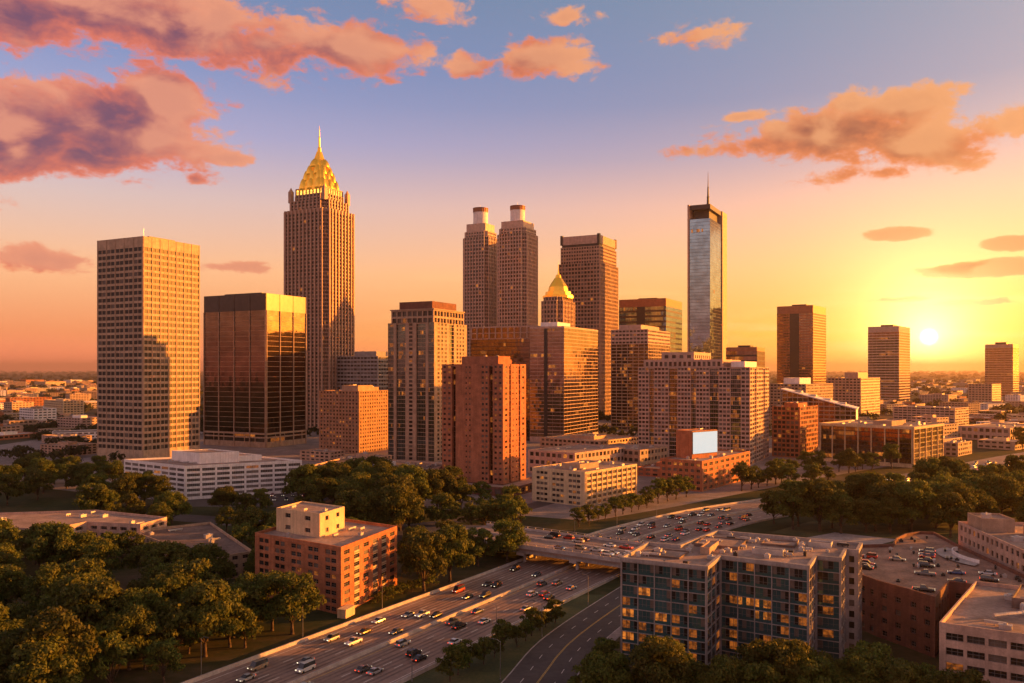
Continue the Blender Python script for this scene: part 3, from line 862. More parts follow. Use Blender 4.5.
def tower_spire():
    d = 1050; P0 = plan(282, 326, 356, d)
    b = Building('spire_tower', 'tallest tower, dark granite piers under a gilded pyramid crown and needle', 'skyscraper', P0); b.frames = False
    z = lambda y: zat(y, d)
    N = notched(b.pts, .04, 2)
    pier_shaft(b, N, 0, z(207), 58, 6.2, 'brown', wf=.84, hf=.66, dp=1.6, pw=2.0, top=4, dep=.3)
    S = lambda f: notched(sub(b.pts, f, 1-f, f, 1-f), .06, 2)
    pier_shaft(b, S(.065), z(207)-.8, z(197), 3, 6.0, 'brown', dp=1.2, pw=1.9, wf=.8, name='upper_setback')
    pier_shaft(b, S(.14), z(197)-.8, z(190), 2, 5.5, 'brown', dp=.9, pw=1.6, wf=.8, name='crown_setback')
    # arcade lit from inside
    T = sub(b.pts, .18, .82, .18, .82); A = MB(); Gl = MB()
    for i, P, u, n, L in b.edges(T):
        b.solid(Gl, (P[0]-n[0]*1.2, P[1]-n[1]*1.2), u, n, L, z(190)-.8, z(184))
        for k in range(9): c = .6+(L-1.2)*k/8; A.obox(P, u, n, c-.7, c+.7, z(190)-.8, z(184), -.9, .2)
    b.part(Gl, 'arcade_light', 'glow')
    A.prism(T, z(184), z(183)); b.part(A, 'arcade', 'copper')
    for (fu, fv) in ((.12, .12), (.88, .12), (.12, .88), (.88, .88)):
        cx = b.pts[0][0]+(b.pts[1][0])*fu+b.pts[3][0]*fv; cy = b.pts[1][1]*fu+b.pts[3][1]*fv
        m = MB(); m.box(cx-2.5, cy-2.5, z(197)-1, cx+2.5, cy+2.5, z(186)); m.loft([[(cx-2,cy-2,z(186)),(cx+2,cy-2,z(186)),(cx+2,cy+2,z(186)),(cx-2,cy+2,z(186))],[(cx-.2,cy-.2,z(182)),(cx+.2,cy-.2,z(182)),(cx+.2,cy+.2,z(182)),(cx-.2,cy+.2,z(182))]])
        b.part(m, 'corner_turret', 'brown')
    # the pyramid: scalloped tiers of gilded ribs
    c = (sum(p[0] for p in b.pts)/4, sum(p[1] for p in b.pts)/4)
    prof = [(185, 1.0), (181, .99), (180.5, .90), (175, .86), (174.5, .76), (169, .70), (168.5, .61), (163, .54), (162.5, .47), (156, .36), (155.5, .31), (149, .2), (143, .11), (142, .09)]
    h0 = .285; rings = []
    O, A_, C_, B_ = b.pts; E1 = Vector((A_[0]-O[0], A_[1]-O[1])); E2 = Vector((B_[0]-O[0], B_[1]-O[1])); sd = (E1.length+E2.length)/2
    E1.normalize(); E2.normalize()
    for y, f in prof:
        r = h0*f*sd; ring = []; K = 14
        for side in range(4):
            for k in range(K):
                t = -1+2*k/K; bump = 1.0+(.035 if k % 2 else -.02)+.06*math.sin(math.pi*(k/K))
                if k == 0: bump = .95
                q = [(t, -1), (1, t), (-t, 1), (-1, -t)][side]
                ring.append((c[0]+(E1.x*q[0]+E2.x*q[1])*r*bump, c[1]+(E1.y*q[0]+E2.y*q[1])*r*bump, z(y)))
        rings.append(ring)
    g = MB(); g.loft(rings); b.part(g, 'gilded_pyramid', 'gold')
    # gilded shells leaning on every tier
    for yb, yt_, f, num in ((185, 172, 1.0, 3), (176, 164, .82, 3), (169, 158, .66, 2), (161, 151, .46, 1)):
        r = h0*f*sd; w = r/num*.92; hh = z(yt_)-z(yb)
        for side in range(4):
            for k in range(num):
                t = -1+(2*k+1)/num; q = [(t, -.84), (.84, t), (-t, .84), (-.84, -t)][side]
                cx, cy = c[0]+(E1.x*q[0]+E2.x*q[1])*r, c[1]+(E1.y*q[0]+E2.y*q[1])*r
                m = MB(); m.lathe(cx, cy, [(w, z(yb)), (w*.98, z(yb)+hh*.2), (w*.86, z(yb)+hh*.48), (w*.64, z(yb)+hh*.74), (w*.34, z(yb)+hh*.93), (.05, z(yb)+hh)], 14)
                b.part(m, 'gilded_shell', 'gold', True)
    for q in range(4):   # corner ribs
        a = [(-1,-1),(1,-1),(1,1),(-1,1)][q]; m = MB(); pr = None
        for y, f in prof[::2]:
            r = h0*f*sd*1.0; p = (c[0]+(E1.x*a[0]+E2.x*a[1])*r, c[1]+(E1.y*a[0]+E2.y*a[1])*r, z(y))
            if pr: m.tube(pr, p, .55, .5, 6)
            pr = p
        b.part(m, 'crown_rib', 'gold')
    m = MB(); m.lathe(c[0], c[1], [(2.6, z(143)), (2.2, z(139)), (1.3, z(138)), (1.1, z(128)), (.6, z(127)), (.45, z(120)), (.12, z(116))], 10); b.part(m, 'needle', 'gold')
    b.finish()
def tower_condo():
    d = 700; b = Building('condo_tower', 'stepped beige and glass residential tower with dark red penthouse, left of the brick tower', 'tower', plan(388, 434, 467, d)); b.frames = False
    z = lambda y: zat(y, d); W, G, B = MB(), MB(), MB(); zt = z(322)
    for i, P, u, n, L in b.edges():
        if i in (1, 3): sp = [('g', .9, dict(rec=.5)), ('s', .4), ('g', 1.5, dict(rec=1.5, slab=0)), ('s', .4), ('p', .9, dict(nc=1, wf=.7, hf=.62)), ('s', .4), ('g', 1.5, dict(rec=1.5, slab=0)), ('s', .4), ('g', .9, dict(rec=.5))]
        else: sp = [('s', .4), ('p', 1.8, dict(nc=3, hf=.6)), ('s', .3), ('g', .8, dict(rec=1.2)), ('s', .3), ('p', 1.6, dict(nc=3, hf=.6)), ('s', .4)]
        segs(b, W, G, B, P, u, n, L, 0, zt, 34, sp, lit=.05)
    b.parapet_roof(W, b.pts, zt, 1, .5); b.part(W, 'wall', 'tan'); b.part(G, 'glazing', GL('g_green')); b.part(B, 'balcony_slab', 'tan')
    S = lambda f, g=0: sub(b.pts, f, 1-f-g, f, 1-f)
    tier(b, S(.04), zt-1, z(309), 'upper_storey', 'tan', bay=5, nr=2, wf=.8, hf=.7, sill=.12, margin=.6, dep=1.0)
    cr = MB(); cr.prism(inset(S(.04), -.8), z(309)-.02, z(308)); b.part(cr, 'cornice', 'tan')
    tier(b, S(.14), z(308), z(300), 'penthouse', 'darkbrick', unitn=4)
    W2 = MB(); b.units(b.pts, zt-1, 3, 3); b.finish()
def tower_brick():
    d = 522; b = Building('apartment_tower', 'red brick slab tower with dark recessed strips rising above the leafy park', 'tower', plan(442, 503, 526, d)); b.frames = True
    z = lambda y: zat(y, d); zt = z(364); W, G, B = MB(), MB(), MB()
    for i, P, u, n, L in b.edges():
        if i in (1, 3): sp = [('p', 1.15, dict(nc=2, wf=.5, hf=.42)), ('g', .42, dict(rec=2.2, slab=0)), ('s', .95), ('p', .9, dict(nc=2, wf=.36, hf=.34)), ('s', .95), ('p', .9, dict(nc=2, wf=.6, hf=.45)), ('g', .45, dict(rec=2.2, slab=0)), ('p', 1.1, dict(nc=2, wf=.5, hf=.42))][::-1 if i == 1 else 1]
        else: sp = [('p', 1.0, dict(nc=1, wf=.4, hf=.42)), ('g', .28, dict(rec=1.0)), ('p', 1.3, dict(nc=2, wf=.3, hf=.34)), ('g', .28, dict(rec=1.0)), ('p', 1.0, dict(nc=1, wf=.4, hf=.42))]
        segs(b, W, G, B, P, u, n, L, 0, zt, 24, sp, dep=.25, lit=.06, blind=.3)
    b.parapet_roof(W, b.pts, zt, 1.1, .4); b.part(W, 'wall', 'brick'); b.part(G, 'glazing', GL('g_black')); b.part(B, 'balcony_slab', 'darkbrick')
    tier(b, sub(b.pts, .12, .62, .12, .72), zt-1.1, z(356), 'penthouse', 'brick', unitn=3); tier(b, sub(b.pts, .66, .9, .2, .5), zt-1.1, z(359), 'stair_head', 'brick'); b.units(b.pts, zt-1.1, 5, 3)
    O = b.pts[0]; pod = [(-13, -13), (elen(b.pts, 0)+6, -13), (elen(b.pts, 0)+6, -.05), (0-.05, -.05), (-.05, elen(b.pts, 3)+4), (-13, elen(b.pts, 3)+4)]
    W = MB()
    for i, P, u, n, L in b.edges(pod): b.punch(W, P, u, n, L, 0, 5.5, max(1, round(L/6)), 1, wf=.7, hf=.5, dep=.5)
    b.parapet_roof(W, pod, 5.5, .6, .4, 'roof', name='podium_roof'); b.part(W, 'podium', 'darkbrick'); b.finish()
def block_glass():
    d = 885; P0 = plan(530, 564, 598, d); b = Building('glass_office_block', 'banded glass office block with golden sunlit end, right behind the red brick slab tower', 'office block', P0)
    z = lambda y: zat(y, d); zt = z(326); G, B = MB(), MB()
    for i, P, u, n, L in b.edges():
        b.curtain(G, B, P, u, n, L, 5, zt-2, max(4, round(L/2.2)), 30, sf=.15, fw=.12, fd=.08, every=4, bandout=.05, lit=.05, kf=1, kb=1)
        B.obox(P, u, n, 0, L, zt-2, zt, -.3, .25, 1); B.obox(P, u, n, 0, L, 0, 5, -.3, .3, 1)
        if i == 3: B.obox(P, u, n, L*.42, L*.52, 5, zt-2, -.2, .35, 2)
    b.part(G, 'glazing', GL('g_gold')); b.part(B, 'mullion_frame', ['band', 'pink', 'dark'])
    W = MB(); b.parapet_roof(W, b.pts, zt, 1.2); b.part(W, 'coping', 'pink')
    tier(b, sub(b.pts, .1, .45, .3, .8), zt-1.2, zt+5, 'penthouse', 'white', unitn=2); b.units(b.pts, zt-1.2, 6, 4)
    # wing set back to the left, framed in stone
    L3 = elen(b.pts, 3); l2 = reach((P0[3][0], P0[3][1]), azv(27-90), 467)
    wing = [(9, L3+.05), (48, L3+.05), (48, L3+l2), (9, L3+l2)]; G, B = MB(), MB(); zw = z(324)
    for i, P, u, n, L in b.edges(wing):
        b.curtain(G, B, P, u, n, L, 0, zw-14, max(4, round(L/2.4)), 26, sf=.14, fw=.15, fd=.2, every=3, bandout=.08, lit=.04)
        b.curtain(G, B, P, u, n, L, zw-14, zw-1.5, max(2, round(L/8)), 2, sf=.12, fw=1.2, fd=.5, bandout=.5, kb=1, kf=1)
        B.obox(P, u, n, 0, L, zw-1.5, zw, -.3, .6, 1)
    b.part(G, 'wing_glazing', GL('g_black')); b.part(B, 'wing_frame', ['band', 'pink'])
    W = MB(); b.parapet_roof(W, wing, zw-.01, 1.2); b.part(W, 'wing_coping', 'pink'); b.units(wing, zw-1.2, 5, 4); b.finish()
def tower_twin(xl, x0, xr, d, yt, yp, y0d, y1d, label):
    b = Building('twin_tower', label, 'tower', plan(xl, x0, xr, d), group='pair of drum topped towers'); b.frames = False
    z = lambda y: zat(y, d)
    N = notched(b.pts, .055, 2)
    pier_shaft(b, N, 0, z(yt+6), 50, 5.0, 'rose', wf=.82, hf=.64, dp=1.0, pw=1.3, dep=.3)
    pier_shaft(b, notched(sub(b.pts, .04, .96, .04, .96), .055, 2), z(yt+6)-.8, z(yt), 2, 5.0, 'rose', wf=.62, hf=.6, dp=.4, name='setback_storey', top=1)
    tier(b, sub(b.pts, .12, .88, .12, .88), z(yt)-.8, z(yp), 'penthouse', 'rose', unitn=3)
    c = (sum(p[0] for p in b.pts)/4, sum(p[1] for p in b.pts)/4); r = 7.5/F*d
    m = MB(); m.lathe(c[0], c[1], [(r, z(yp)-.6), (r, z(y0d+5)), (r*1.03, z(y0d+5)), (r*1.03, z(y0d+4.5))], 32); b.part(m, 'drum', 'white')
    m = MB(); m.lathe(c[0], c[1], [(r*.99, z(y0d+4.5)), (r*.99, z(y0d+.5)), (r*1.06, z(y0d+.5)), (r*1.06, z(y0d)), (r*.8, z(y0d)-.3)], 32)
    for k in range(24):
        a = 2*math.pi*k/24; m.box(c[0]+math.cos(a)*r*1.0-.35, c[1]+math.sin(a)*r*1.0-.35, z(y0d+4.5), c[0]+math.cos(a)*r*1.0+.35, c[1]+math.sin(a)*r*1.0+.35, z(y0d+.5))
    b.part(m, 'drum_cap', 'copper')
    m = MB(); m.tube((c[0], c[1], z(y0d)), (c[0], c[1], z(y0d-4)), .25, .1, 6); b.part(m, 'antenna', 'steel')
    b.finish()
def tower_golddome():
    d = 1120; b = Building('dome_tower', 'small stone tower with stepped golden dome and finial, before the square brown tower', 'tower', plan(540, 561, 576, d)); b.frames = False
    z = lambda y: zat(y, d)
    pier_shaft(b, notched(b.pts, .09, 2), 0, z(300), 28, 5, 'brown', wf=.8, dp=.9, pw=1.3)
    pier_shaft(b, notched(sub(b.pts, .06, .94, .06, .94), .09, 2), z(300)-.8, z(296), 1, 4, 'brown', dp=.4, name='setback_storey')
    c = (sum(p[0] for p in b.pts)/4, sum(p[1] for p in b.pts)/4); k = d/F
    g = MB(); g.lathe(c[0], c[1], [(16*k, z(296)-.8), (16*k, z(294)), (13.5*k, z(293.5)), (13*k, z(290)), (10.5*k, z(289.5)), (9.6*k, z(285)), (7.4*k, z(281)), (6.6*k, z(280)), (4*k, z(276)), (3.2*k, z(275.5)), (2.4*k, z(272.5)), (1.2*k, z(272))], 12)
    b.part(g, 'golden_dome', 'gold')
    m = MB(); m.lathe(c[0], c[1], [(.9*k, z(272)), (.6*k, z(270)), (.3*k, z(268)), (.08*k, z(258))], 8); b.part(m, 'finial', 'gold'); b.finish()
def tower_brown():
    d = 1350; b = Building('office_tower', 'broad brown granite tower with recessed square crown, behind the golden dome', 'tower', plan(559, 600, 618, d)); b.frames = False
    z = lambda y: zat(y, d)
    pier_shaft(b, b.pts, 0, z(262), 40, 5.6, 'brown', wf=.82, hf=.62, dp=.8, pw=1.2, lit=.01, dep=.3)
    pier_shaft(b, sub(b.pts, .03, .97, .03, .97), z(262)-.8, z(245), 5, 4.4, 'brown', wf=.66, hf=.55, dp=.4, pw=.9, name='setback_storey', lit=.01)
    tier(b, sub(b.pts, .05, .95, .05, .95), z(245)-.8, z(242.5), 'dark_recess', 'dark')
    tier(b, sub(b.pts, .03, .97, .03, .97), z(242.5), z(234), 'crown', 'pink', unitn=6)
    for uv in ((.05, .05), (.95, .05), (.05, .95), (.95, .95)):
        p = sub(b.pts, uv[0]-.03, uv[0]+.03, uv[1]-.03, uv[1]+.03); m = MB(); m.prism(p, z(242.5), z(232.8)); b.part(m, 'corner_post', 'dark')
    b.finish()
def slab_glass(name, label, cat, pts, d, yt, yb, gl, bandm, nr, top='copper', lit=.02, dark=None, unitn=4, sf=.35, cw=3.0):
    b = Building(name, label, cat, pts); z = lambda y: zat(y, d); G, B, W = MB(), MB(), MB()
    for i, P, u, n, L in b.edges():
        b.curtain(G, B, P, u, n, L, 0, z(yb), max(3, round(L/cw)), nr, sf=sf, fw=.25, fd=.2, every=2, bandout=.12, lit=lit)
        b.solid(W, P, u, n, L, z(yb), z(yt))
        if dark and i in (1, 3): B.obox(P, u, n, L*dark[0], L*dark[1], 0, z(yb), -.2, .25, 1)
    b.part(G, 'glazing', GL(gl)); b.part(B, 'spandrel_frame', [bandm, 'dark'])
    b.parapet_roof(W, b.pts, z(yt), 1.5); b.part(W, 'attic_band', top)
    tier(b, sub(b.pts, .3, .7, .3, .7), z(yt)-1.5, z(yt-2.2), 'penthouse', 'dark'); b.units(b.pts, z(yt)-1.5, unitn, 5)
    return b.finish()
def tower_slim():
    d = 1300; b = Building('mast_tower', 'slim blue glass tower held between brown slabs, with a tall roof mast', 'skyscraper', plan(688, 711, 727, d)); z = lambda y: zat(y, d)
    body = sub(b.pts, 0, .70, .04, .93); G, B = MB(), MB()
    for i, P, u, n, L in b.edges(body): b.curtain(G, B, P, u, n, L, 0, z(218), max(3, round(L/2.6)), 60, sf=.07, fw=.06, fd=.05, every=4, bandout=.05, lit=.01)
    G.poly([(*p, z(218)) for p in body]); b.part(G, 'glazing', GL('g_blue')); b.part(B, 'mullion_frame', 'band')
    for nm, r in (('side_slab', sub(b.pts, .702, 1, 0, 1)), ('side_slab', sub(b.pts, -.02, .70, .935, 1.01))):
        W = MB()
        for i, P, u, n, L in b.edges(r):
            b.solid(W, P, u, n, L, 0, z(203))
            for k in range(1, 44): W.obox(P, u, n, 0, L, z(203)*k/44, z(203)*k/44+.35, -.1, .12)
        W.poly([(*p, z(203)) for p in r]); b.part(W, nm, 'brown')
    tier(b, sub(b.pts, .16, .66, .2, .86), z(218)+.02, z(208), 'plant_storey', 'dark')
    bm = MB(); bm.prism(sub(b.pts, .02, .70, .05, .93), z(208), z(203.4)); b.part(bm, 'roof_beam', 'dark')
    c = (sum(p[0] for p in b.pts)/4, sum(p[1] for p in b.pts)/4)
    m = MB(); m.lathe(c[0], c[1], [(4.2, z(203.4)), (3.2, z(200)), (2.4, z(199)), (1.9, z(190)), (2.4, z(189.6)), (1.6, z(189)), (1.2, z(180)), (1.5, z(179.7)), (.8, z(179)), (.2, z(163))], 8)
    for k in range(6): m.box(c[0]-2.6+k*.2, c[1]-.3, z(200-k*2), c[0]+2.6-k*.2, c[1]+.3, z(200-k*2)+.5)
    b.part(m, 'mast', 'dark'); b.units(b.pts, z(203.4), 3, 4); b.finish()
def block_mid():
    d = 1060; b = Building('office_block', 'dark glazed block with pink stone top storeys, behind the wide pink apartment block', 'office block', plan(611, 648, 670, d)); b.frames = False; z = lambda y: zat(y, d)
    G, B, W = MB(), MB(), MB(); zc = z(344); zt = z(329)
    for i, P, u, n, L in b.edges():
        b.curtain(G, B, P, u, n, L, 0, zc, max(3, round(L/2.4)), 26, sf=.26, fw=.7, fd=.35, every=3, lit=.12, kf=1, kb=1)
        b.punch(W, P, u, n, L, zc, zt, max(2, round(L/5)), 4, wf=.8, hf=.5, dep=.6, margin=.5)
    b.part(G, 'glazing', GL('g_gold')); b.part(B, 'mullion_frame', ['band', 'tan']); b.parapet_roof(W, b.pts, zt, 1); b.part(W, 'wall', 'pink')
    tier(b, sub(b.pts, .1, .9, .25, .85), zt-1, z(324), 'penthouse', 'pink', unitn=3); b.finish()
def block_condo():
    d = 670; P0 = plan(638, 750, 769, d); b = Building('apartment_block', 'wide pink apartment block with glazed balcony strips and stepped roof above the billboard', 'apartment block', P0); b.frames = False
    z = lambda y: zat(y, d); zt = z(367); W, G, B = MB(), MB(), MB()
    for i, P, u, n, L in b.edges():
        if i in (1, 3): sp = [('p', 1.2, dict(nc=3)), ('g', .5), ('p', 1.6, dict(nc=4)), ('g', .9, dict(rec=1.6)), ('p', 1.4, dict(nc=4)), ('g', .5), ('p', 1.4, dict(nc=4)), ('g', .9, dict(rec=1.6)), ('p', 1.2, dict(nc=3)), ('g', 1.0), ('p', .9, dict(nc=2))]
        else: sp = [('p', 1.0, dict(nc=2)), ('g', .5, dict(rec=.8)), ('p', 1.6, dict(nc=3)), ('g', .5, dict(rec=.8)), ('p', 1.0, dict(nc=2))]
        segs(b, W, G, B, P, u, n, L, 0, zt, 23, sp, lit=.04, wf=.78, hf=.58, blind=.25)
    b.parapet_roof(W, b.pts, zt, 1.1); b.part(W, 'wall', 'pink'); b.part(G, 'glazing', GL('g_green')); b.part(B, 'balcony_slab', 'pink')
    tier(b, sub(b.pts, .08, .92, .25, .97), zt-1.1, z(359), 'upper_storey', 'pink', bay=4, nr=1, wf=.6, hf=.5, unitn=5); tier(b, sub(b.pts, .15, .85, .52, .82), z(359)-.6, z(351), 'penthouse', 'pink', bay=7, nr=1, wf=.5, hf=.4, unitn=4)
    tier(b, sub(b.pts, .2, .8, .08, .2), zt-1.1, z(361), 'lift_house', 'white'); b.units(b.pts, zt-1.1, 8, 4); b.finish()
def block_fins():
    d = 657; b = Building('fin_office_block', 'low wide office block with white vertical fins over dark glass, before the hazy towers', 'office block', plan(820, 913, 943, d, 45)); z = lambda y: zat(y, d); zt = z(427)
    G, B, W = MB(), MB(), MB()
    for i, P, u, n, L in b.edges():
        nb = 7 if i in (1, 3) else 5
        b.curtain(G, B, P, u, n, L, 3, zt-2, nb*4, 7, sf=.2, fw=.15, fd=.12, bandout=.08, lit=.10)
        for k in range(nb+1):
            c = min(max(L*k/nb, .6), L-.6); W.obox(P, u, n, c-.4, c+.4, 0, zt-2, -.3, .6)
        W.obox(P, u, n, -.05, L+.05, zt-2, zt, -.45, 1.0); W.obox(P, u, n, 0, L, .02, 3, -.4, .5)
    b.part(G, 'glazing', GL('g_black')); b.part(B, 'spandrel_frame', 'band'); b.part(W, 'fin_frame', 'cream')
    r = MB(); r.prism(inset(b.pts, .44), zt-1.2, zt-1.0); b.part(r, 'roof', 'roof'); tier(b, sub(b.pts, .25, .7, .3, .5), zt-1, zt+3, 'penthouse', 'tan'); b.units(b.pts, zt-1, 12, 5); b.finish()
def simple(name, label, cat, pts, zt, m, bay, nr, group=None, frames=False, pent=None, unitn=4, roof='roof', big=4.0, pm=None, z0=0, **kw):
    b = Building(name, label, cat, pts, group=group); b.frames = frames; W = MB()
    faces(b, W, b.pts, z0, zt, bay, nr, **kw); b.parapet_roof(W, b.pts, zt, 1.0, .4, roof); b.part(W, 'wall', m)
    for q in (pent or []): tier(b, sub(b.pts, *q[:4]), zt-1, zt-1+q[4], 'penthouse', pm or m, bay=q[5] if len(q) > 5 else None, nr=q[6] if len(q) > 6 else 1, wf=.35, hf=.4, unitn=2)
    b.units(b.pts, zt-1, unitn, big); b.finish(); return b
tower_beige(); tower_black(); tower_spire(); tower_condo(); tower_brick(); block_glass()
tower_twin(462, 487, 499, 1330, 230, 222, 205, 0, 'left and shorter of the two rose stone towers topped by round drums')
tower_twin(496, 525, 539, 1250, 226, 219, 202, 0, 'right and taller of the two rose stone towers topped by round drums')
tower_golddome(); tower_brown()
slab_glass('office_tower', 'dark glass slab with copper attic band, right behind the square brown tower', 'tower', plan(619, 666, 682, 1480), 1480, 298, 306, 'g_blue', 'band', 20, dark=(.38, .56))
tower_slim(); block_mid(); block_condo()
slab_glass('office_block', 'small dark glass block with copper top peeping over the wide pink apartment block', 'office block', plan(726, 757, 765, 1150), 1150, 347, 351, 'g_gold', 'band', 14)
slab_glass('office_tower', 'bronze glass tower with red copper top, first right of the mast tower', 'tower', plan(777, 813, 826, 1600, 36), 1600, 305, 313, 'g_gold', 'copper', 36, dark=(.36, .62))
slab_glass('office_tower', 'pale hazy tower close left of the low sun', 'tower', plan(868, 899, 910, 2050, 38), 2050, 326, 332, 'g_gold', 'pink', 26, top='pink', sf=.45, cw=5)
slab_glass('office_tower', 'hazy brown tower right of the low sun at the horizon', 'tower', plan(985, 1013, 1019, 2250, 48), 2250, 344, 348, 'g_gold', 'brown', 22, top='brown', sf=.4, cw=5)
block_fins()
simple('hotel_block', 'grey stepped block with white window bands between spire tower and stepped residential tower', 'building', plan(330, 378, 394, 1040, 27), zat(356, 1040), 'grey', 5, 20, pent=[(.2, .9, .1, .55, 7)], wf=.85, hf=.5)
simple('brick_midrise', 'old tan brick midrise with stepped roof huddled below the spire tower', 'building', plan(319, 359, 388, 770, 27), zat(391, 770), 'oldbrick', 3.6, 17, pent=[(.1, .6, .1, .5, 6), (.65, .95, .2, .5, 4)], wf=.5, hf=.5, lit=.12, pm='tan')
# the white block, the cream block and the brick block near the freeway
def block_white():
    b = Building('white_office_block', 'long white office block with window bands and white rooftop plant box', 'office block', plan(124, 185, 302, 494, 61, -54)); zt = zat(466, 494); W = MB()
    for i, P, u, n, L in b.edges(): b.punch(W, P, u, n, L, 0, zt, 8 if i in (0, 2) else 8, 6, wf=.86, hf=.56, dep=.3, margin=.5, base=1.0, top=1.2, lit=.02, blind=.35, style='pale')
    b.parapet_roof(W, b.pts, zt, 1.0, .4); b.part(W, 'wall', 'white')
    tier(b, sub(b.pts, .28, .62, .3, .75), zt-1, zt+5.5, 'penthouse', 'white', unitn=2); tier(b, sub(b.pts, .63, .85, .35, .7), zt-1, zt+2.5, 'plant_room', 'white')
    b.units(b.pts, zt-1, 10, 4); b.finish()
block_white()
def block_cream():
    b = Building('cream_office_block', 'cream six storey block with ribbon windows, right of the red brick slab tower', 'office block', plan(532, 585, 637, 469, 40)); zt = zat(472, 469); W = MB()
    for i, P, u, n, L in b.edges():
        if i in (1, 3): b.punch(W, P, u, n, L, 0, zt, 3, 6, wf=.7, hf=.5, dep=.3, margin=1.5, pair=3, gap=.04, top=1, lit=.10, blind=.35)
        else: b.punch(W, P, u, n, L, 0, zt, 10, 6, wf=.72, hf=.56, dep=.35, margin=1.2, top=1, lit=.05, blind=.25)
        if i in (0, 2):
            for k in range(11): c = 1.2+(L-2.4)*k/10; W.obox(P, u, n, c-.3, c+.3, 0, zt-1, -.1, .35)
    b.parapet_roof(W, b.pts, zt, 1.0, .4); b.part(W, 'wall', 'cream')
    tier(b, sub(b.pts, .25, .6, .35, .7), zt-1, zt+2.2, 'penthouse', 'tan', unitn=2); b.units(b.pts, zt-1, 14, 3.4); b.finish()
block_cream()
def block_brick_near():
    b = Building('brick_apartment_block', 'orange brick apartment block with cream rooftop house beside the freeway', 'apartment block', plan(255, 341, 397, 261, 19, -55)); zt = zat(547, 261); W = MB(); C = MB()
    for i, P, u, n, L in b.edges():
        if i in (1, 3):
            b.punch(W, P, u, n, L, 0, zt, 5, 8, wf=.6, hf=.56, dep=.25, margin=.6, pair=2, gap=.05, top=1.0, lit=.03, blind=.3)
        else:
            b.punch(W, P, u, n, L, 0, zt, 6, 8, wf=.56, hf=.54, dep=.25, margin=.5, top=1.0, lit=.02, blind=.35)
            for k in (1, 3, 4): 
                c0 = .5+(L-1)*(k+.24)/6; c1 = .5+(L-1)*(k+.76)/6
                for j in range(8):
                    fh = (zt-1)/8; C.obox(P, u, n, c0, c1, fh*(j-.2) if j else .3, fh*(j+.24), -.05, .06)
        for j in range(1, 9): W.obox(P, u, n, .01, L-.01, (zt-1)*j/8-.14, (zt-1)*j/8+.10, -.06, .09)
    b.part(C, 'spandrel_panel', 'cream'); b.parapet_roof(W, b.pts, zt, 1.0, .4); b.part(W, 'wall', 'brick2')
    t = sub(b.pts, .26, .68, .42, .95); W = MB()
    for i, P, u, n, L in b.edges(t): b.punch(W, P, u, n, L, zt-1, zt+7.0, 2, 2, wf=.28, hf=.36, dep=.4, sill=.3, lit=0, blind=.1)
    b.parapet_roof(W, t, zt+7.0, .5, .3); b.part(W, 'penthouse', 'cream'); b.units(t, zt+6.5, 3, 2); b.units(b.pts, zt-1, 9, 2.6)
    en = MB(); en.box(-3, -3.4, 0, 2.5, -.45, 2.6); en.box(-3.2, -3.6, 2.6, 2.7, -.45, 2.8); b.part(en, 'entrance_porch', 'cream')
    b.finish()
block_brick_near()
simple('brick_annex', 'low flat roofed annex reaching from the brick apartment block into the trees', 'building', [(-108, 300), (-95, 312), (-132, 372), (-158, 352)], 9, 'tan', 4, 3, roof='roofdark', frames=True, wf=.55, hf=.45, unitn=8, big=3)
simple('flat_apartment_block', 'low tan apartment block with balconies and red lit roof among the trees at far left', 'apartment block', [(-185, 339), (-178, 356), (-153, 350), (-149, 367), (-189, 386), (-246, 374), (-238, 350)], 12, 'pink', 5, 4, frames=True, wf=.66, hf=.5, dep=.9, unitn=12, big=3, top=1)
simple('grey_office_block', 'long low grey block with flat roof just behind the leafy park', 'building', [(-52, 526), (-40, 560), (-118, 606), (-132, 541)], 14, 'pink', 4, 4, roof='roofdark', wf=.6, hf=.45, pent=[(.1, .45, .35, .6, 4)], pm='white', unitn=10)
# billboard building
def block_billboard():
    b = Building('billboard_block', 'brick office block carrying a rooftop brick box with a blank screen', 'office block', plan(660, 702, 750, 527, 36)); zt = zat(461, 527); W = MB(); b.frames = True
    for i, P, u, n, L in b.edges(): b.punch(W, P, u, n, L, 0, zt, 9 if i in (0, 2) else 7, 5, wf=.6, hf=.5, dep=.4, margin=.6, top=1, lit=.12)
    b.parapet_roof(W, b.pts, zt, 1, .4); b.part(W, 'wall', 'brick2')
    dd = 548; O = plan(676, 692, 717, dd, 52); c, sn = math.cos(-b.rz), math.sin(-b.rz)
    loc = [((p[0]-b.O[0])*c-(p[1]-b.O[1])*sn, (p[0]-b.O[0])*sn+(p[1]-b.O[1])*c) for p in O]
    z0, z1 = zt-1, zat(431, dd); tier(b, loc, z0, z1, 'rooftop_box', 'brick2', unitn=1)
    for i, P, u, n, L in b.edges(loc):
        if i == 0:
            f = MB(); f.obox(P, u, n, .1, L-.1, zat(454.5, dd), zat(432, dd), .02, .5); f = b.part(f, 'screen_frame', 'dark')
            s_ = MB(); s_.obox(P, u, n, .4, L-.4, zat(454, dd), zat(432.6, dd), .45, .56); b.part(s_, 'screen', 'screen').parent = f
    b.units(b.pts, zt-1, 8, 3); b.finish()
block_billboard()
simple('brick_midrise', 'dark windowed red brick midrise left of the low block with white fins', 'building', plan(772, 800, 818, 733, 38), zat(407, 733), 'brick2', 4, 11, wf=.75, hf=.62, lit=.18, unitn=5, pent=[(.2, .7, .2, .7, 4)])
simple('concrete_block', 'tan block with white roof plant below the bronze glass tower', 'building', plan(766, 806, 833, 1130, 40), zat(384, 1130), 'tan', 5, 14, wf=.7, hf=.5, pent=[(.2, .6, .3, .7, 9)], pm='white')
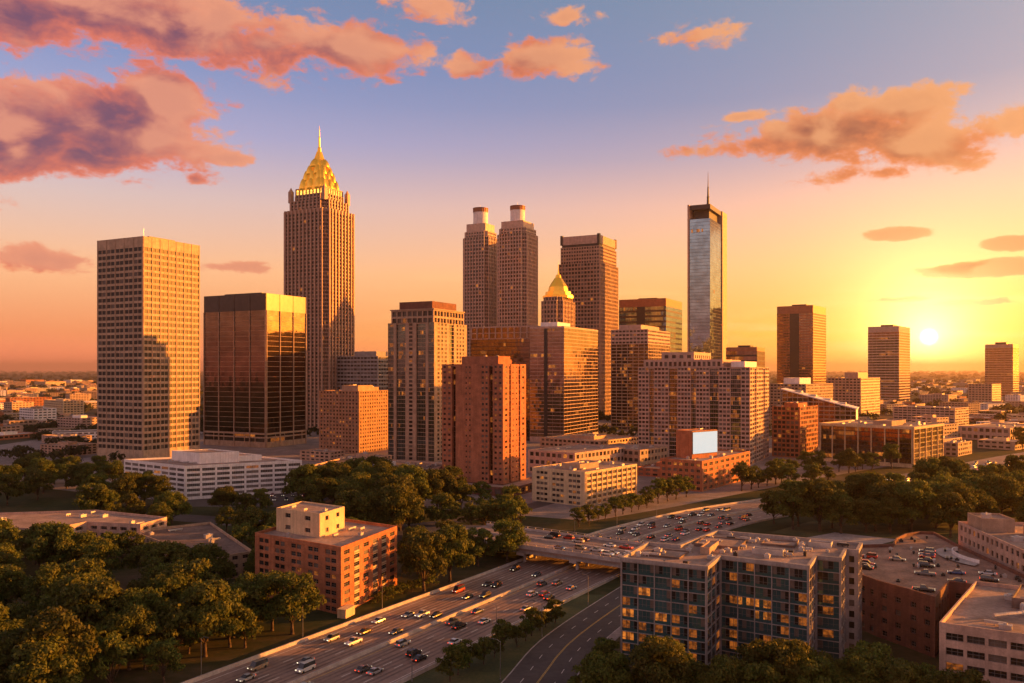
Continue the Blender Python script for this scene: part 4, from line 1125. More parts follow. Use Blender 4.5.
simple('concrete_block', 'hazy brown block with rooftop box between bronze glass tower and pale hazy tower', 'building', plan(827, 861, 880, 1350, 40), zat(378, 1350), 'brown', 6, 14, wf=.7, hf=.5, pent=[(.2, .7, .2, .6, 10)])
simple('long_midrise', 'long hazy midrise with ribbon windows below the pale hazy tower', 'building', plan(893, 955, 969, 1100, 47), zat(408, 1100), 'pink', 6, 8, wf=.85, hf=.5)
simple('concrete_block', 'squat hazy block at the foot of the brown tower right of the sun', 'building', plan(968, 992, 1001, 1850, 50), zat(384, 1850), 'brown', 7, 9, wf=.7, hf=.5)
# long block with a roof that slopes down to the right
def block_slope():
    A, B_ = ((782-512)/F*880, 880), ((856-512)/F*850, 850); dx, dy = B_[0]-A[0], B_[1]-A[1]; L = math.hypot(dx, dy); n = (-dy/L*38, dx/L*38)
    b = Building('sloping_roof_hall', 'long glazed hall whose roof slopes down, behind the low block with white fins', 'building', [A, B_, (B_[0]+n[0], B_[1]+n[1]), (A[0]+n[0], A[1]+n[1])])
    z0, z1 = zat(389, 880), zat(409, 850); p = b.pts; W, G, B = MB(), MB(), MB()
    for i, P, u, nn, l in b.edges():
        if i == 0:
            K = 14
            for k in range(K):
                a0, a1 = l*k/K, l*(k+1)/K; h0, h1 = z0+(z1-z0)*k/K, z0+(z1-z0)*(k+1)/K
                G.quad((P[0]+a0,P[1],0), (P[0]+a1,P[1],0), (P[0]+a1,P[1],h1-.5), (P[0]+a0,P[1],h0-.5))
                B.obox(P, u, nn, a0, a0+.5, 0, h0-.6, -.1, .4)
                for q in range(1, 14):
                    if q*4.3 < h1-2: B.obox(P, u, nn, a0+.5, a1, q*4.3, q*4.3+1.0, -.1, .25)
        else:
            ha, hb = [(z0, z1), (z1, z1), (z1, z0), (z0, z0)][i]; a, c = p[i], p[(i+1) % 4]
            W.quad((*a,0), (*c,0), (*c,hb-.5), (*a,ha-.5))
    W.hexa([(p[0][0]-1,p[0][1]-1.2,z0-.5), (p[1][0]+1,p[1][1]-1.2,z1-.5), (p[2][0]+1,p[2][1]+1,z1-.5), (p[3][0]-1,p[3][1]+1,z0-.5), (p[0][0]-1,p[0][1]-1.2,z0+.5), (p[1][0]+1,p[1][1]-1.2,z1+.5), (p[2][0]+1,p[2][1]+1,z1+.5), (p[3][0]-1,p[3][1]+1,z0+.5)])
    b.part(W, 'roof', 'white'); b.part(G, 'glazing', 'g_black'); b.part(B, 'mullion_frame', 'tan')
    for f in (.2, .4, .6, .8):
        x = p[1][0]*f; zz = z0+(z1-z0)*f+.5; m = MB(); m.box(x-4, 10, zz-.4, x+4, 24, zz+1.4); b.part(m, 'skylight', 'unit')
    b.finish()
block_slope()
# the glazed apartment block in front
def block_apartment():
    O = (27.8, 217.0); a = Vector((.89, -.455)).normalized(); bb = Vector((.455, .89)).normalized()
    W2 = lambda p, q: (O[0]+a.x*p+bb.x*q, O[1]+a.y*p+bb.y*q)
    loc = [(0, 0), (22, 0), (22, 14), (44, 12), (44, 25), (50, 25), (50, 37), (53, 37), (53, 48), (13, 48), (9, 22), (0, 22)]
    b = Building('glass_apartment_block', 'stepped glass fronted apartment block with lit flats, closest to the viewer', 'apartment block', [W2(*p) for p in loc]); b.frames = True
    zt = 27.5; W = MB(); S = MB()
    for i, P, u, n, L in b.edges():
        bays = max(1, round(L/4.4)); nr = 9
        front = i in (0, 2, 4, 6, 1, 3, 5, 7)
        if L < 3.2: b.punch(W, P, u, n, L, 0, zt, 1, nr, wf=.5, hf=.6, sill=.2, dep=.3, margin=.2, top=1.2); continue
        # lit flats thicken towards the lower floors
        b0 = len(b.wins)
        b.punch(W, P, u, n, L, 0, zt, bays, nr, wf=.96, hf=.93, sill=.03, dep=.16, margin=.25, top=1.1, lit=.0, blind=.0, style='bay')
        nw = len(b.wins)-b0
        for k in range(b0, len(b.wins)):
            w = list(b.wins[k]); fl = (k-b0) % nr; r = rnd.random(); pl = [.7, .8, .8, .7, .5, .42, .36, .28, .1][fl] if i in (0, 2, 4) else .2
            w[5] = 'lit' if r < pl*.3 else 'litdim' if r < pl else 'g_teal' if r < pl+.4 else 'pane' if r < .9 else 'panelight'
            b.wins[k] = tuple(w)
        for k in range(bays+1):
            c = min(max(.25+(L-.5)*k/bays, .22), L-.22); W.obox(P, u, n, c-.10, c+.10, 0, zt, -.1, .18)
        W.obox(P, u, n, .01, L-.01, zt-1.0, zt-.02, -.1, .32)
        for j in range(1, nr): S.obox(P, u, n, .3, L-.3, (zt-1.1)*j/nr-.10, (zt-1.1)*j/nr+.06, -.3, .12)
    b.part(S, 'floor_slab', 'grey'); b.parapet_roof(W, b.pts, zt, .9, .5, 'roof'); b.part(W, 'concrete_frame', 'grey')
    zr = zt-.9
    def roofbox(x0, y0, x1, y1, h, m, nm):
        q = [(x0, y0), (x1, y0), (x1, y1), (x0, y1)]; tier(b, q, zr, zr+h, nm, m, ph=.3)
    s = 1
    roofbox(16, 17, 18.5, 27, 1.9, 'tan', 'stair_head'); roofbox(28, 24, 36, 27, 1.4, 'unit', 'plant_box'); roofbox(12, 26, 24, 38, .9, 'roofdark', 'raised_roof')
    roofbox(4, 8, 13, 17, .5, 'roofdark', 'raised_roof'); roofbox(40, 40, 46, 44, 1.3, 'unit', 'plant_box'); roofbox(28, 36, 37, 43, .6, 'roofdark', 'raised_roof')
    b.units(b.pts, zr, 34, 2.0); b.units(b.pts, zr, 10, 1.6, 'dark'); b.finish()
block_apartment()
# parking deck with a curved wall
def deck():
    arc = lambda c, r, a0, a1, n: [(c[0]+r*math.cos(R_(a0+(a1-a0)*i/n)), c[1]+r*math.sin(R_(a0+(a1-a0)*i/n))) for i in range(n+1)]
    pts = [(107, 231), (110.5, 222), (123, 239), (136, 229), (148, 240), (150, 262), (152, 290), (155, 312), (150, 313), (143, 309), (136, 301), (130, 290.5), (118, 289), (108, 275), (102, 258), (101, 248), (103, 240)]
    b = Building('parking_deck', 'brown curved parking deck with many cars on its roof, behind the glazed flats', 'parking deck', pts, rot_az=27); b.frames = True
    zt = 15.0; W = MB()
    for i, P, u, n, L in b.edges():
        if L < 3.2: b.solid(W, P, u, n, L, 0, zt+1.0)
        else: b.punch(W, P, u, n, L, 0, zt+1.0, max(1, round(L/4.5)), 4, wf=.4, hf=.42, dep=.4, top=2, margin=.3, lit=.04)
    b.parapet_roof(W, b.pts, zt+1.0, 1.0, .5, 'deckroof', name='parking_roof'); b.part(W, 'wall', 'darkbrick'); b.units(b.pts, zt, 26, 1.7, 'dark'); b.units(b.pts, zt, 12, 1.6); b.finish()
    return b
DECK = deck()
def ramp_curve():
    c = (149, 272); o = empty('parking_ramp', (c[0], c[1], 15.02)); tag(o, 'pale curved car ramp sweeping around the end of the parking deck', 'ramp')
    m = MB(); w = MB(); K = 18; pr = None
    for i in range(K+1):
        t = R_(95+130*i/K); z = .02+.35*i/K
        q = (10.5*math.cos(t), 17*math.sin(t), z), (5.5*math.cos(t), 11.5*math.sin(t), z)
        if pr: m.quad(pr[0], q[0], q[1], pr[1])
        pr = q
    rings = []
    for i in range(K+1):
        t = R_(95+130*i/K); rings.append([(5.7*math.cos(t), 11.8*math.sin(t), 0), (5.4*math.cos(t), 11.3*math.sin(t), 0), (5.4*math.cos(t), 11.3*math.sin(t), 1.3), (5.7*math.cos(t), 11.8*math.sin(t), 1.3)])
    w.loft(rings); m.build('ramp_surface', 'barrier', o); w.build('ramp_wall', 'white', o)
ramp_curve()
def side_block():
    b = simple('terrace_office_block', 'four storey grey block with rows of windows, right beyond the curved ramp', 'office block', [(151, 249), (192, 243), (205, 296), (157.5, 300)], 22, 'pink', 3.6, 6, frames=True, wf=.55, hf=.5, dep=.4, unitn=9, pent=[(.05, .3, .72, .95, 4.5), (.35, .8, .3, .7, 3)], pm='tan', lit=.06)
side_block()
def corner_block():
    b = simple('flat_roofed_block', 'pale four storey block with wide windows and cluttered roof at the lower right corner', 'office block', [(97, 193), (134, 169), (163, 208), (126, 231)], 18, 'pink', 4.2, 5, frames=True, wf=.84, hf=.5, dep=.5, unitn=14, big=3.6, pent=[(.25, .8, .55, .9, 2.6)], pm='roofdark', top=1.3)
    q = [(8, 20), (10, 32), (14, 32), (13, 19)]
    m = MB(); m.lathe(16, 22, [(1.1, 17), (1.1, 19.2), (.8, 19.6)], 14); b.part(m, 'roof_tank', 'unit')
    m = MB()
    for k in range(10): m.tube((10+k*.9, 12+k*1.1, 18.1), (10+(k+1)*.9, 12+(k+1)*1.1, 18.1+.1*math.sin(k)), .45, .45, 8)
    b.part(m, 'duct', 'unit')
corner_block()
# smaller buildings of the middle distance
MIDS = [
 ('concrete_block', 'grey and gold lit block, widest thing left of the beige tower near the horizon', plan(44, 63, 84, 1356, 45), 401, 'cream', 5, 7),
 ('long_midrise', 'long orange lit building near the left horizon behind the grey and gold block', plan(2, 10, 52, 1700, 44, rmax=130, lmax=30), 398, 'brick2', 6, 6),
 ('low_block', 'low gold fronted block before the grey and gold one at far left', plan(2, 9, 38, 1060, 44, rmax=60, lmax=24), 421, 'tan', 5, 3),
 ('low_block', 'low dark wing with a pale front at the foot of the beige tower', plan(40, 66, 98, 745, 27, lmax=40, rmax=36), 446, 'brown', 5, 4),
 ('low_block', 'low building with white domed roof plant behind the left trees', plan(20, 60, 92, 860, 40, lmax=45, rmax=35), 437, 'pink', 5, 4),
 ('low_block', 'flat pale roofed block between cream block and glass office block', plan(528, 575, 625, 600, 40), 453, 'pink', 5, 3),
 ('low_block', 'low flat roofed hall behind the cream block', plan(590, 640, 668, 640, 40), 450, 'tan', 5, 3),
 ('low_block', 'low dark hall at the foot of the glass office block', plan(540, 600, 640, 760, 40), 441, 'brown', 5, 3),
 ('low_block', 'low brick wing right of the billboard block by the street', plan(636, 660, 700, 600, 36), 478, 'brick', 5, 2),
 ('low_block', 'small pale hut beside the curving freeway at far right', plan(938, 958, 972, 745, 45), 443, 'tan', 5, 3),
 ('low_block', 'flat roofed store beyond the trees at the right edge', plan(960, 1010, 1040, 900, 50), 428, 'pink', 6, 2),
 ('low_block', 'low pale hall by the freeway curve at right', plan(900, 940, 962, 820, 48), 440, 'pink', 6, 2),
 ('low_block', 'dark low hall at the foot of the black glass tower', plan(300, 330, 345, 700, 27), 452, 'brown', 5, 3),
 ('low_block', 'low brown block between black glass tower and stepped residential tower', plan(340, 372, 392, 660, 27), 458, 'brown', 5, 3),
]
for nm, lb, pts, yt, m, bay, nr in MIDS:
    d = pts[0][1]; simple(nm, lb, 'building', pts, max(6, zat(yt, d)), m, bay, nr, wf=.66, hf=.5, unitn=4, pent=[(.3, .6, .3, .7, 3)] if rnd.random() < .6 else None)
# low rise city out to the horizon
def clear_of(c, r, extra=0):
    for nm, p in FOOT:
        cx = sum(q[0] for q in p)/len(p); cy = sum(q[1] for q in p)/len(p); rr = max(math.dist((cx, cy), q) for q in p)
        if math.dist((cx, cy), c) < rr+r+extra: return False
    for i in range(0, len(FW.p), 3):
        if (FW.p[i].x-c[0])**2+(FW.p[i].y-c[1])**2 < (26+r)**2: return False
    return True
ZONES = [((-30, 96), (381, 440), 110, 'pale low roofed building among far trees, left of the plain beige tower', 'left low rise buildings'),
         ((835, 1050), (381, 452), 120, 'hazy low roofed building among trees under the low sun', 'low rise buildings under the sun'),
         ((300, 790), (400, 450), 26, 'low flat building wedged between the feet of the towers', 'low rise buildings between the towers')]
LOWM = ['cream', 'tan', 'pink', 'white', 'brick2', 'grey', 'brown', 'beige']
for (xa, xb), (ya, yb), num, lb, grp in ZONES:
    done = 0; tries = 0
    while done < num and tries < 1500:
        tries += 1
        y = ya+(yb-ya)*rnd.random()**1.3; x = rnd.uniform(xa, xb); d = CAM_H*F/(y-HZ)
        w, l, h = rnd.uniform(18, 46)*(1+d/3000), rnd.uniform(16, 40)*(1+d/3000), rnd.uniform(5, 13)+(rnd.random() < .2)*10
        c = ((x-512)/F*d, d); r = math.hypot(w, l)/2
        if not clear_of(c, r): continue
        a = R_(rnd.choice((27, 45, 60))+rnd.uniform(-6, 6)); e1, e2 = (math.sin(a), math.cos(a)), (-math.cos(a), math.sin(a))
        O = (c[0]-e1[0]*w/2-e2[0]*l/2, c[1]-e1[1]*w/2-e2[1]*l/2)
        pts = [O, (O[0]+e1[0]*w, O[1]+e1[1]*w), (O[0]+e1[0]*w+e2[0]*l, O[1]+e1[1]*w+e2[1]*l), (O[0]+e2[0]*l, O[1]+e2[1]*l)]
        b = Building('low_rise_building', lb, 'building', pts, group=grp); W = MB(); B = MB()
        nr = max(1, round(h/3.6)); m = rnd.choice(LOWM)
        for i, P, u, n, L in b.edges():
            b.solid(W, P, u, n, L, 0, h)
            for j in range(nr):
                for q in range(max(1, int(L/6))): B.obox(P, u, n, q*6+1, q*6+5, (j+.35)*h/nr, (j+.75)*h/nr, -.2, .05)
        b.parapet_roof(W, b.pts, h, .7, .5, rnd.choice(('roof', 'roofdark', 'barrier'))); b.part(W, 'wall', m); o = b.part(B, 'window_field', 'pane'); o['kind'] = 'stuff'
        if rnd.random() < .6: tier(b, sub(b.pts, .3, .6, .3, .65), h-.7, h+2.5, 'penthouse', rnd.choice(LOWM))
        done += 1
# ------------------------------------------------------------------ trees
def leaf_cloud(rs, centres, radii, per, size):
    """leaf sprays spread through lumps of a crown; returns vertices (n*4) as an array"""
    V = []
    for c, r in zip(centres, radii):
        n = int(per*(r/2.0)**2)+6
        d = rs.normal(size=(n, 3)); d /= np.linalg.norm(d, axis=1)[:, None]
        d[:, 2] = np.where(d[:, 2] < -.35, -d[:, 2]*.6, d[:, 2])
        p = c+d*(r*rs.uniform(.62, 1.06, (n, 1)))*np.array([1, 1, .82])
        nr = d+rs.normal(size=(n, 3))*.55; nr /= np.linalg.norm(nr, axis=1)[:, None]
        t = np.cross(nr, rs.normal(size=(n, 3))); t /= np.linalg.norm(t, axis=1)[:, None]
        b = np.cross(nr, t); s = size*rs.uniform(.55, 1.3, (n, 1))
        t = t*s; b = b*s*rs.uniform(.5, .9, (n, 1))
        q = np.stack([p-t-b*.3, p-t*.1-b, p+t+b*.2, p+t*.1+b], 1)
        V.append(q.reshape(-1, 3))
    return np.concatenate(V)
def quads_mesh(name, V, mats):
    me = bpy.data.meshes.new(name); n = len(V)//4
    me.vertices.add(len(V)); me.vertices.foreach_set('co', V.astype(np.float32).ravel())
    me.loops.add(len(V)); me.loops.foreach_set('vertex_index', np.arange(len(V), dtype=np.int32))
    me.polygons.add(n); me.polygons.foreach_set('loop_start', np.arange(0, len(V), 4, dtype=np.int32)); me.polygons.foreach_set('loop_total', np.full(n, 4, dtype=np.int32))
    for m in mats: me.materials.append(MT[m])
    me.update(calc_edges=True); me.validate(); return me
def crown_parts(seed, H, R, base, lumps, per, size, tall=1.0):
    rs = np.random.RandomState(seed); C, Rr = [], []
    for i in range(lumps):
        a = rs.uniform(0, 2*np.pi); t = rs.uniform(0, 1)
        zz = base+(H-base)*(.12+.74*t); prof = math.sqrt(max(0, 1-((t-.32)/.74)**2))
        rr = R*prof*math.sqrt(rs.uniform(.25, 1.0))*.86
        C.append(np.array([math.cos(a)*rr, math.sin(a)*rr, zz])); Rr.append(R*rs.uniform(.20, .36))
    for i in range(3): C.append(np.array([rs.normal()*R*.15, rs.normal()*R*.15, base+(H-base)*(.35+.2*i)])); Rr.append(R*.40)
    return leaf_cloud(rs, C, Rr, per, size), C
def trunk_mesh(seed, H, base, C):
    rs = random.Random(seed); m = MB(); r = H*.024
    pts = [(0, 0, -.2, r*1.5), (0, 0, .6, r*1.1), (rs.uniform(-.2, .2), rs.uniform(-.2, .2), base*.8, r*.85), (rs.uniform(-.4, .4), rs.uniform(-.4, .4), base+(H-base)*.35, r*.55)]
    for a, b in zip(pts, pts[1:]): m.tube(a[:3], b[:3], a[3], b[3], 8)
    f = pts[2]
    for c in C[::max(1, len(C)//7)]: m.tube(f[:3], (c[0]*.8, c[1]*.8, c[2]-.2), r*.42, r*.12, 6)
    return m.mesh('trunk', ['bark'], True)
TREES = {}
def tree_kinds():
    for i in range(5):      # broad near trees
        H, R = 17, 7.6+.5*(i % 3); V, C = crown_parts(100+i, H, R, 3.6, 30+4*i, 170, .40)
        TREES['near', i] = (quads_mesh('crown', V, ['leaf']), trunk_mesh(i, H, 3.6, C))
    for i in range(4):      # rounder middle distance trees
        H, R = 13, 5.6+.4*(i % 2); V, C = crown_parts(200+i, H, R, 2.4, 22, 120, .42)
        TREES['mid', i] = (quads_mesh('crown', V, ['leaf']), trunk_mesh(20+i, H, 2.4, C))
    for i in range(3):      # small lollipop street trees and shrubs
        H, R = 7, 2.7; V, C = crown_parts(300+i, H, R, 1.5, 14, 150, .27)
        TREES['street', i] = (quads_mesh('crown', V, ['leaf']), trunk_mesh(40+i, H, 1.5, C))
    for i in range(3):
        V, C = crown_parts(400+i, 3.2, 2.6, .1, 12, 130, .24); TREES['shrub', i] = (quads_mesh('crown', V, ['leaf']), trunk_mesh(50+i, 3.2, .2, C))
    for i in range(3):
        V, C = crown_parts(500+i, 13, 7.0, .6, 16, 34, .85); TREES['far', i] = (quads_mesh('crown', V, ['leaf_far']), None)
tree_kinds()
PLACED = []
def ordinal(n): return 'first second third fourth fifth sixth seventh eighth ninth tenth eleventh twelfth thirteenth fourteenth fifteenth sixteenth seventeenth eighteenth nineteenth twentieth'.split()[n] if n < 20 else (f'{n+1}st' if n % 10 == 0 else f'{n+1}nd' if n % 10 == 1 else f'{n+1}rd' if n % 10 == 2 else f'{n+1}th')
def ok_spot(p, r, own):
    for nm, q in FOOT:
        if math.dist(q[0], p) > 160: continue
        g = inset(q, -r)
        if inside(p, g) or inside(p, q): return False
    for i in range(0, len(FW.p), 2):
        if (FW.p[i].x-p[0])**2+(FW.p[i].y-p[1])**2 < (24+r*.7)**2: return False
    for pa, w in ((FR, 10), (cross, 9), (up, 6)):
        for i in range(0, len(pa.p), 2):
            if (pa.p[i].x-p[0])**2+(pa.p[i].y-p[1])**2 < (w+r*.5)**2: return False
    for q, rr in PLACED:
        if math.dist(p, q) < (r+rr)*own: return False
    return True
def grove(poly, kind, spacing, hmul, num, where, group, noun='tree', single=False, crown_r=None, own=.62, name='broadleaf_tree'):
    xs, ys = [p[0] for p in poly], [p[1] for p in poly]; got = []; t = 0; kinds = [k for k in TREES if k[0] == kind]
    cr = crown_r or {'near': 7.5, 'mid': 5.6, 'street': 2.7, 'shrub': 2.3, 'far': 7}[kind]
    while len(got) < num and t < num*60:
        t += 1; p = (rnd.uniform(min(xs), max(xs)), rnd.uniform(min(ys), max(ys))); s = hmul*rnd.uniform(.78, 1.18)
        if not inside(p, poly) or not ok_spot(p, cr*s*.8, own): continue
        PLACED.append((p, cr*s)); got.append((p, s))
    plant(got, kinds, where, group, noun, name)
def plant(got, kinds, where, group, noun='tree', name='broadleaf_tree'):
    got = sorted(got, key=lambda g: g[0][0]/g[0][1])
    for i, (p, s) in enumerate(got):
        k = kinds[rnd.randrange(len(kinds))]; me, tr = TREES[k]
        o = empty(name, (p[0], p[1], 0), rnd.uniform(0, 6.28)); sz = s*rnd.uniform(.92, 1.08); o.scale = (s, s, sz)
        size = 'small' if s < .85 else 'large' if s > 1.1 else 'medium'
        lb = f'{size} {noun} {where}, {ordinal(i)} from left'
        tag(o, lb, 'shrub' if noun == 'shrub' else 'tree', group)
        c = bpy.data.objects.new('crown', me); COL.objects.link(c); c.parent = o
        if tr: t = bpy.data.objects.new('trunk', tr); COL.objects.link(t); t.parent = o
def row(p0, p1, n, kind, s, where, group, noun='tree', jit=.6, name='broadleaf_tree'):
    g = []
    for i in range(n):
        f = (i+.5)/n; p = (p0[0]+(p1[0]-p0[0])*f+rnd.uniform(-jit, jit), p0[1]+(p1[1]-p0[1])*f+rnd.uniform(-jit, jit)); q = s*rnd.uniform(.8, 1.2)
        g.append((p, q)); PLACED.append((p, 3*q))
    plant(g, [k for k in TREES if k[0] == kind], where, group, noun, name)
row(gp(372, 604), gp(432, 585), 7, 'shrub', 1.3, 'between brick apartment block and freeway', 'shrubs by the freeway', 'shrub', .8, 'shrub')
plant([(gp(424, 592), 1.2), (gp(450, 582), 1.15), (gp(507, 563), 1.1), (gp(478, 566), .95), (gp(418, 574), 1.0), (gp(446, 562), .95)], [('near', 0), ('near', 3)], 'at the freeway edge before the overpass', 'trees at the freeway edge')
for q in (gp(424, 592), gp(450, 582), gp(507, 563), gp(478, 566), gp(418, 574), gp(446, 562)): PLACED.append((q, 7))
row((-17, 203), (15, 256), 12, 'mid', .52, 'on grass between freeway and side road', 'trees on the grass strip', 'bush', 1.2, 'bush')
row((17, 190), (23, 214), 5, 'mid', .72, 'left of the glass apartment block', 'trees below the glass apartment block', jit=1)
grove([(22, 198), (46, 186), (58, 196), (72, 192), (92, 186), (96, 176), (20, 184)], 'near', 6, .82, 22, 'before the glass apartment block', 'trees before the glass apartment block', own=.36)
grove([(-170, 150), (-92, 150), (-72, 200), (-58, 228), (-52, 246), (-80, 262), (-100, 285), (-120, 300), (-165, 320), (-200, 330), (-210, 250)], 'near', 10, 1.05, 64, 'in the wood below the brick apartments', 'trees of the wood by the freeway', own=.36)
grove([(-110, 178), (-84, 178), (-62, 226), (-58, 244), (-80, 250), (-100, 230)], 'mid', 6, 1.05, 16, 'on the slope between wood and freeway', 'trees on the freeway slope', own=.34)
grove([(-205, 322), (-150, 326), (-135, 340), (-160, 343), (-215, 335)], 'mid', 7, .95, 8, 'hiding the low tan apartment block', 'trees before the low tan apartment block', own=.45)
grove([(-105, 300), (-70, 300), (-55, 290), (-48, 300), (-56, 330), (-70, 360), (-120, 390)], 'near', 8, .85, 12, 'behind the brick apartment block', 'trees behind the brick apartment block', own=.45)
grove([(-340, 420), (-205, 400), (-190, 440), (-215, 560), (-380, 640)], 'near', 10, 1.05, 32, 'left of the long white office block', 'trees left of the white office block', own=.42)
grove([(-185, 395), (-130, 385), (-80, 400), (-100, 440), (-160, 450), (-185, 440)], 'near', 9, .85, 11, 'before the long white office block', 'trees before the white office block', own=.42)
grove([(-105, 400), (-60, 372), (-35, 390), (-20, 415), (-28, 470), (-60, 512), (-122, 525), (-128, 470)], 'near', 10, 1.25, 32, 'in the park below the red brick slab tower', 'trees of the park', own=.40)
grove([(-24, 400), (0, 380), (6, 410), (0, 450), (-18, 490)], 'mid', 8, 1.15, 10, 'between the park and the cream block', 'trees beside the cream block', own=.45)
row(gp(574, 528), gp(650, 507), 9, 'mid', .74, 'along the street before the cream block', 'street trees before the cream block')
row(gp(642, 507), gp(690, 496), 5, 'mid', .95, 'by the street right of the cream block', 'trees right of the cream block')
row(gp(738, 492), gp(786, 482), 6, 'mid', 1.1, 'right of the billboard block', 'trees right of the billboard block')
grove([(165, 545), (200, 540), (250, 610), (300, 660), (240, 650), (190, 600)], 'mid', 8, 1.25, 16, 'between billboard block and fin office block', 'trees before the fin office block', own=.45)
grove([(126, 424), (120, 400), (140, 380), (205, 376), (215, 430), (190, 465), (160, 445)], 'near', 10, 1.2, 26, 'in the near wood right of the freeway', 'trees of the near wood right of the freeway', own=.36)
grove([(205, 385), (290, 470), (330, 540), (300, 560), (262, 532), (200, 470)], 'near', 10, 1.12, 30, 'in the far wood right of the freeway', 'trees of the far wood right of the freeway', own=.40)
grove([(370, 640), (450, 690), (620, 860), (520, 900), (480, 800)], 'mid', 10, 1.2, 8, 'beyond the freeway curve', 'trees beyond the freeway curve', own=.5)
grove([(215, 362), (290, 400), (322, 505), (285, 505), (240, 445)], 'near', 10, 1.05, 16, 'at the right edge beyond the terrace block', 'trees at the right edge', own=.38)
# far woods: nobody could count them
def far_wood():
    rs = np.random.RandomState(5); C, Rr = [], []
    belts = [[(-430, 690), (-310, 660), (-330, 860), (-480, 900)], [(-640, 980), (-480, 900), (-500, 1050), (-660, 1120)], [(330, 560), (400, 640), (560, 780), (640, 760), (420, 540)]]
    for poly in belts:
        xs, ys = [q[0] for q in poly], [q[1] for q in poly]
        for i in range(90):
            p = (rs.uniform(min(xs), max(xs)), rs.uniform(min(ys), max(ys)))
            if inside(p, poly) and clear_of(p, 4): r = rs.uniform(4.5, 7); C.append(np.array([p[0], p[1], r*.75])); Rr.append(r)
    for i in range(5200):
        y = 372.6+(440-372.6)*rs.uniform(0, 1)**2.1; d = CAM_H*F/(y-HZ); x = rs.uniform(-120, 1150)
        p = ((x-512)/F*d, d)
        if 430 < d < 620 and -330 < p[0] < 260: continue
        if 640 < d < 2600 and rs.uniform() < .35: continue
        if not clear_of(p, 6): continue
        r = rs.uniform(5, 9)*(1+d/4500); C.append(np.array([p[0], p[1], r*.35])); Rr.append(r)
    V = []
    for c, r in zip(C, Rr):
        V.append(leaf_cloud(rs, [c], [r], 60*(2.0/r)**2, r*.28))
    o = bpy.data.objects.new('far_wood', quads_mesh('far_wood', np.concatenate(V), ['leaf_far'])); COL.objects.link(o)
    tag(o, 'wooded suburbs stretching to the horizon behind the city', 'woodland', kind='stuff')
far_wood()

# ------------------------------------------------------------------ cars
PAINT = {'black': (.012, .012, .014), 'silver': (.42, .42, .42), 'white': (.72, .71, .69), 'red': (.42, .03, .02), 'blue': (.03, .06, .16), 'grey': (.12, .12, .125), 'tan': (.34, .27, .19)}
for k, c in PAINT.items(): MT['paint_'+k] = mat('car_paint_'+k, c, .22, metal=.25, var=.04, spec=.6)
MT['car_glass'] = glass('car_glass', (.06, .065, .07), .05, .4)
def car_shapes(kind):
    L, Wd, H, hood, roof0, roof1, tail = dict(sedan=(4.7, 1.82, 1.44, .82, -.35, 1.0, .86), suv=(4.8, 1.92, 1.76, 1.0, -.45, 1.95, 1.05), van=(5.4, 2.0, 2.2, 1.1, -1.1, 2.45, 1.2), pickup=(5.6, 1.95, 1.8, 1.05, -.4, .75, 1.0))[kind]
    hw = Wd/2; body = MB()
    st = [(-L/2, .80, .42, .62), (-L/2+.12, .92, .28, hood*.86), (-L/2+.9, 1.0, .22, hood*.97), (-.75, 1.0, .22, hood*1.03), (.9, 1.0, .22, tail*1.02), (L/2-.5, .98, .24, tail), (L/2-.08, .9, .32, tail*.95), (L/2, .82, .46, tail*.75)]
    body.loft([[(x, -hw*f*.96, z0), (x, hw*f*.96, z0), (x, hw*f, (z0+z1)/2), (x, hw*f*.93, z1-.06), (x, hw*f*.8, z1), (x, -hw*f*.8, z1), (x, -hw*f*.93, z1-.06), (x, -hw*f, (z0+z1)/2)] for x, f, z0, z1 in st])
    zc = hood*.98; r0, r1 = roof0, roof1; rb = roof1+(.65 if kind == 'sedan' else .22)
    body.hexa([(r0, -hw*.72, H-.05), (r1, -hw*.72, H-.05), (r1, hw*.72, H-.05), (r0, hw*.72, H-.05), (r0+.15, -hw*.66, H), (r1-.1, -hw*.66, H), (r1-.1, hw*.66, H), (r0+.15, hw*.66, H)])
    cab = MB(); f0 = r0-.75; cab.hexa([(f0, -hw*.88, zc), (rb, -hw*.88, zc), (rb, hw*.88, zc), (f0, hw*.88, zc), (r0, -hw*.715, H-.052), (r1, -hw*.715, H-.052), (r1, hw*.715, H-.052), (r0, hw*.715, H-.052)])
    wh = MB(); wh.lathe(0, 0, [(.05, -.11), (.24, -.11), (.33, -.10), (.35, -.05), (.35, .05), (.33, .10), (.24, .11), (.05, .11)], 14)
    wh.v = [(x, z, y) for x, y, z in wh.v]; wh.f = [f[::-1] for f in wh.f]
    hd = MB(); hd.box(-.05, -.2, -.08, .05, .2, .08)
    return L, hw, hood, tail, body, cab, wh, hd
CARS = {}
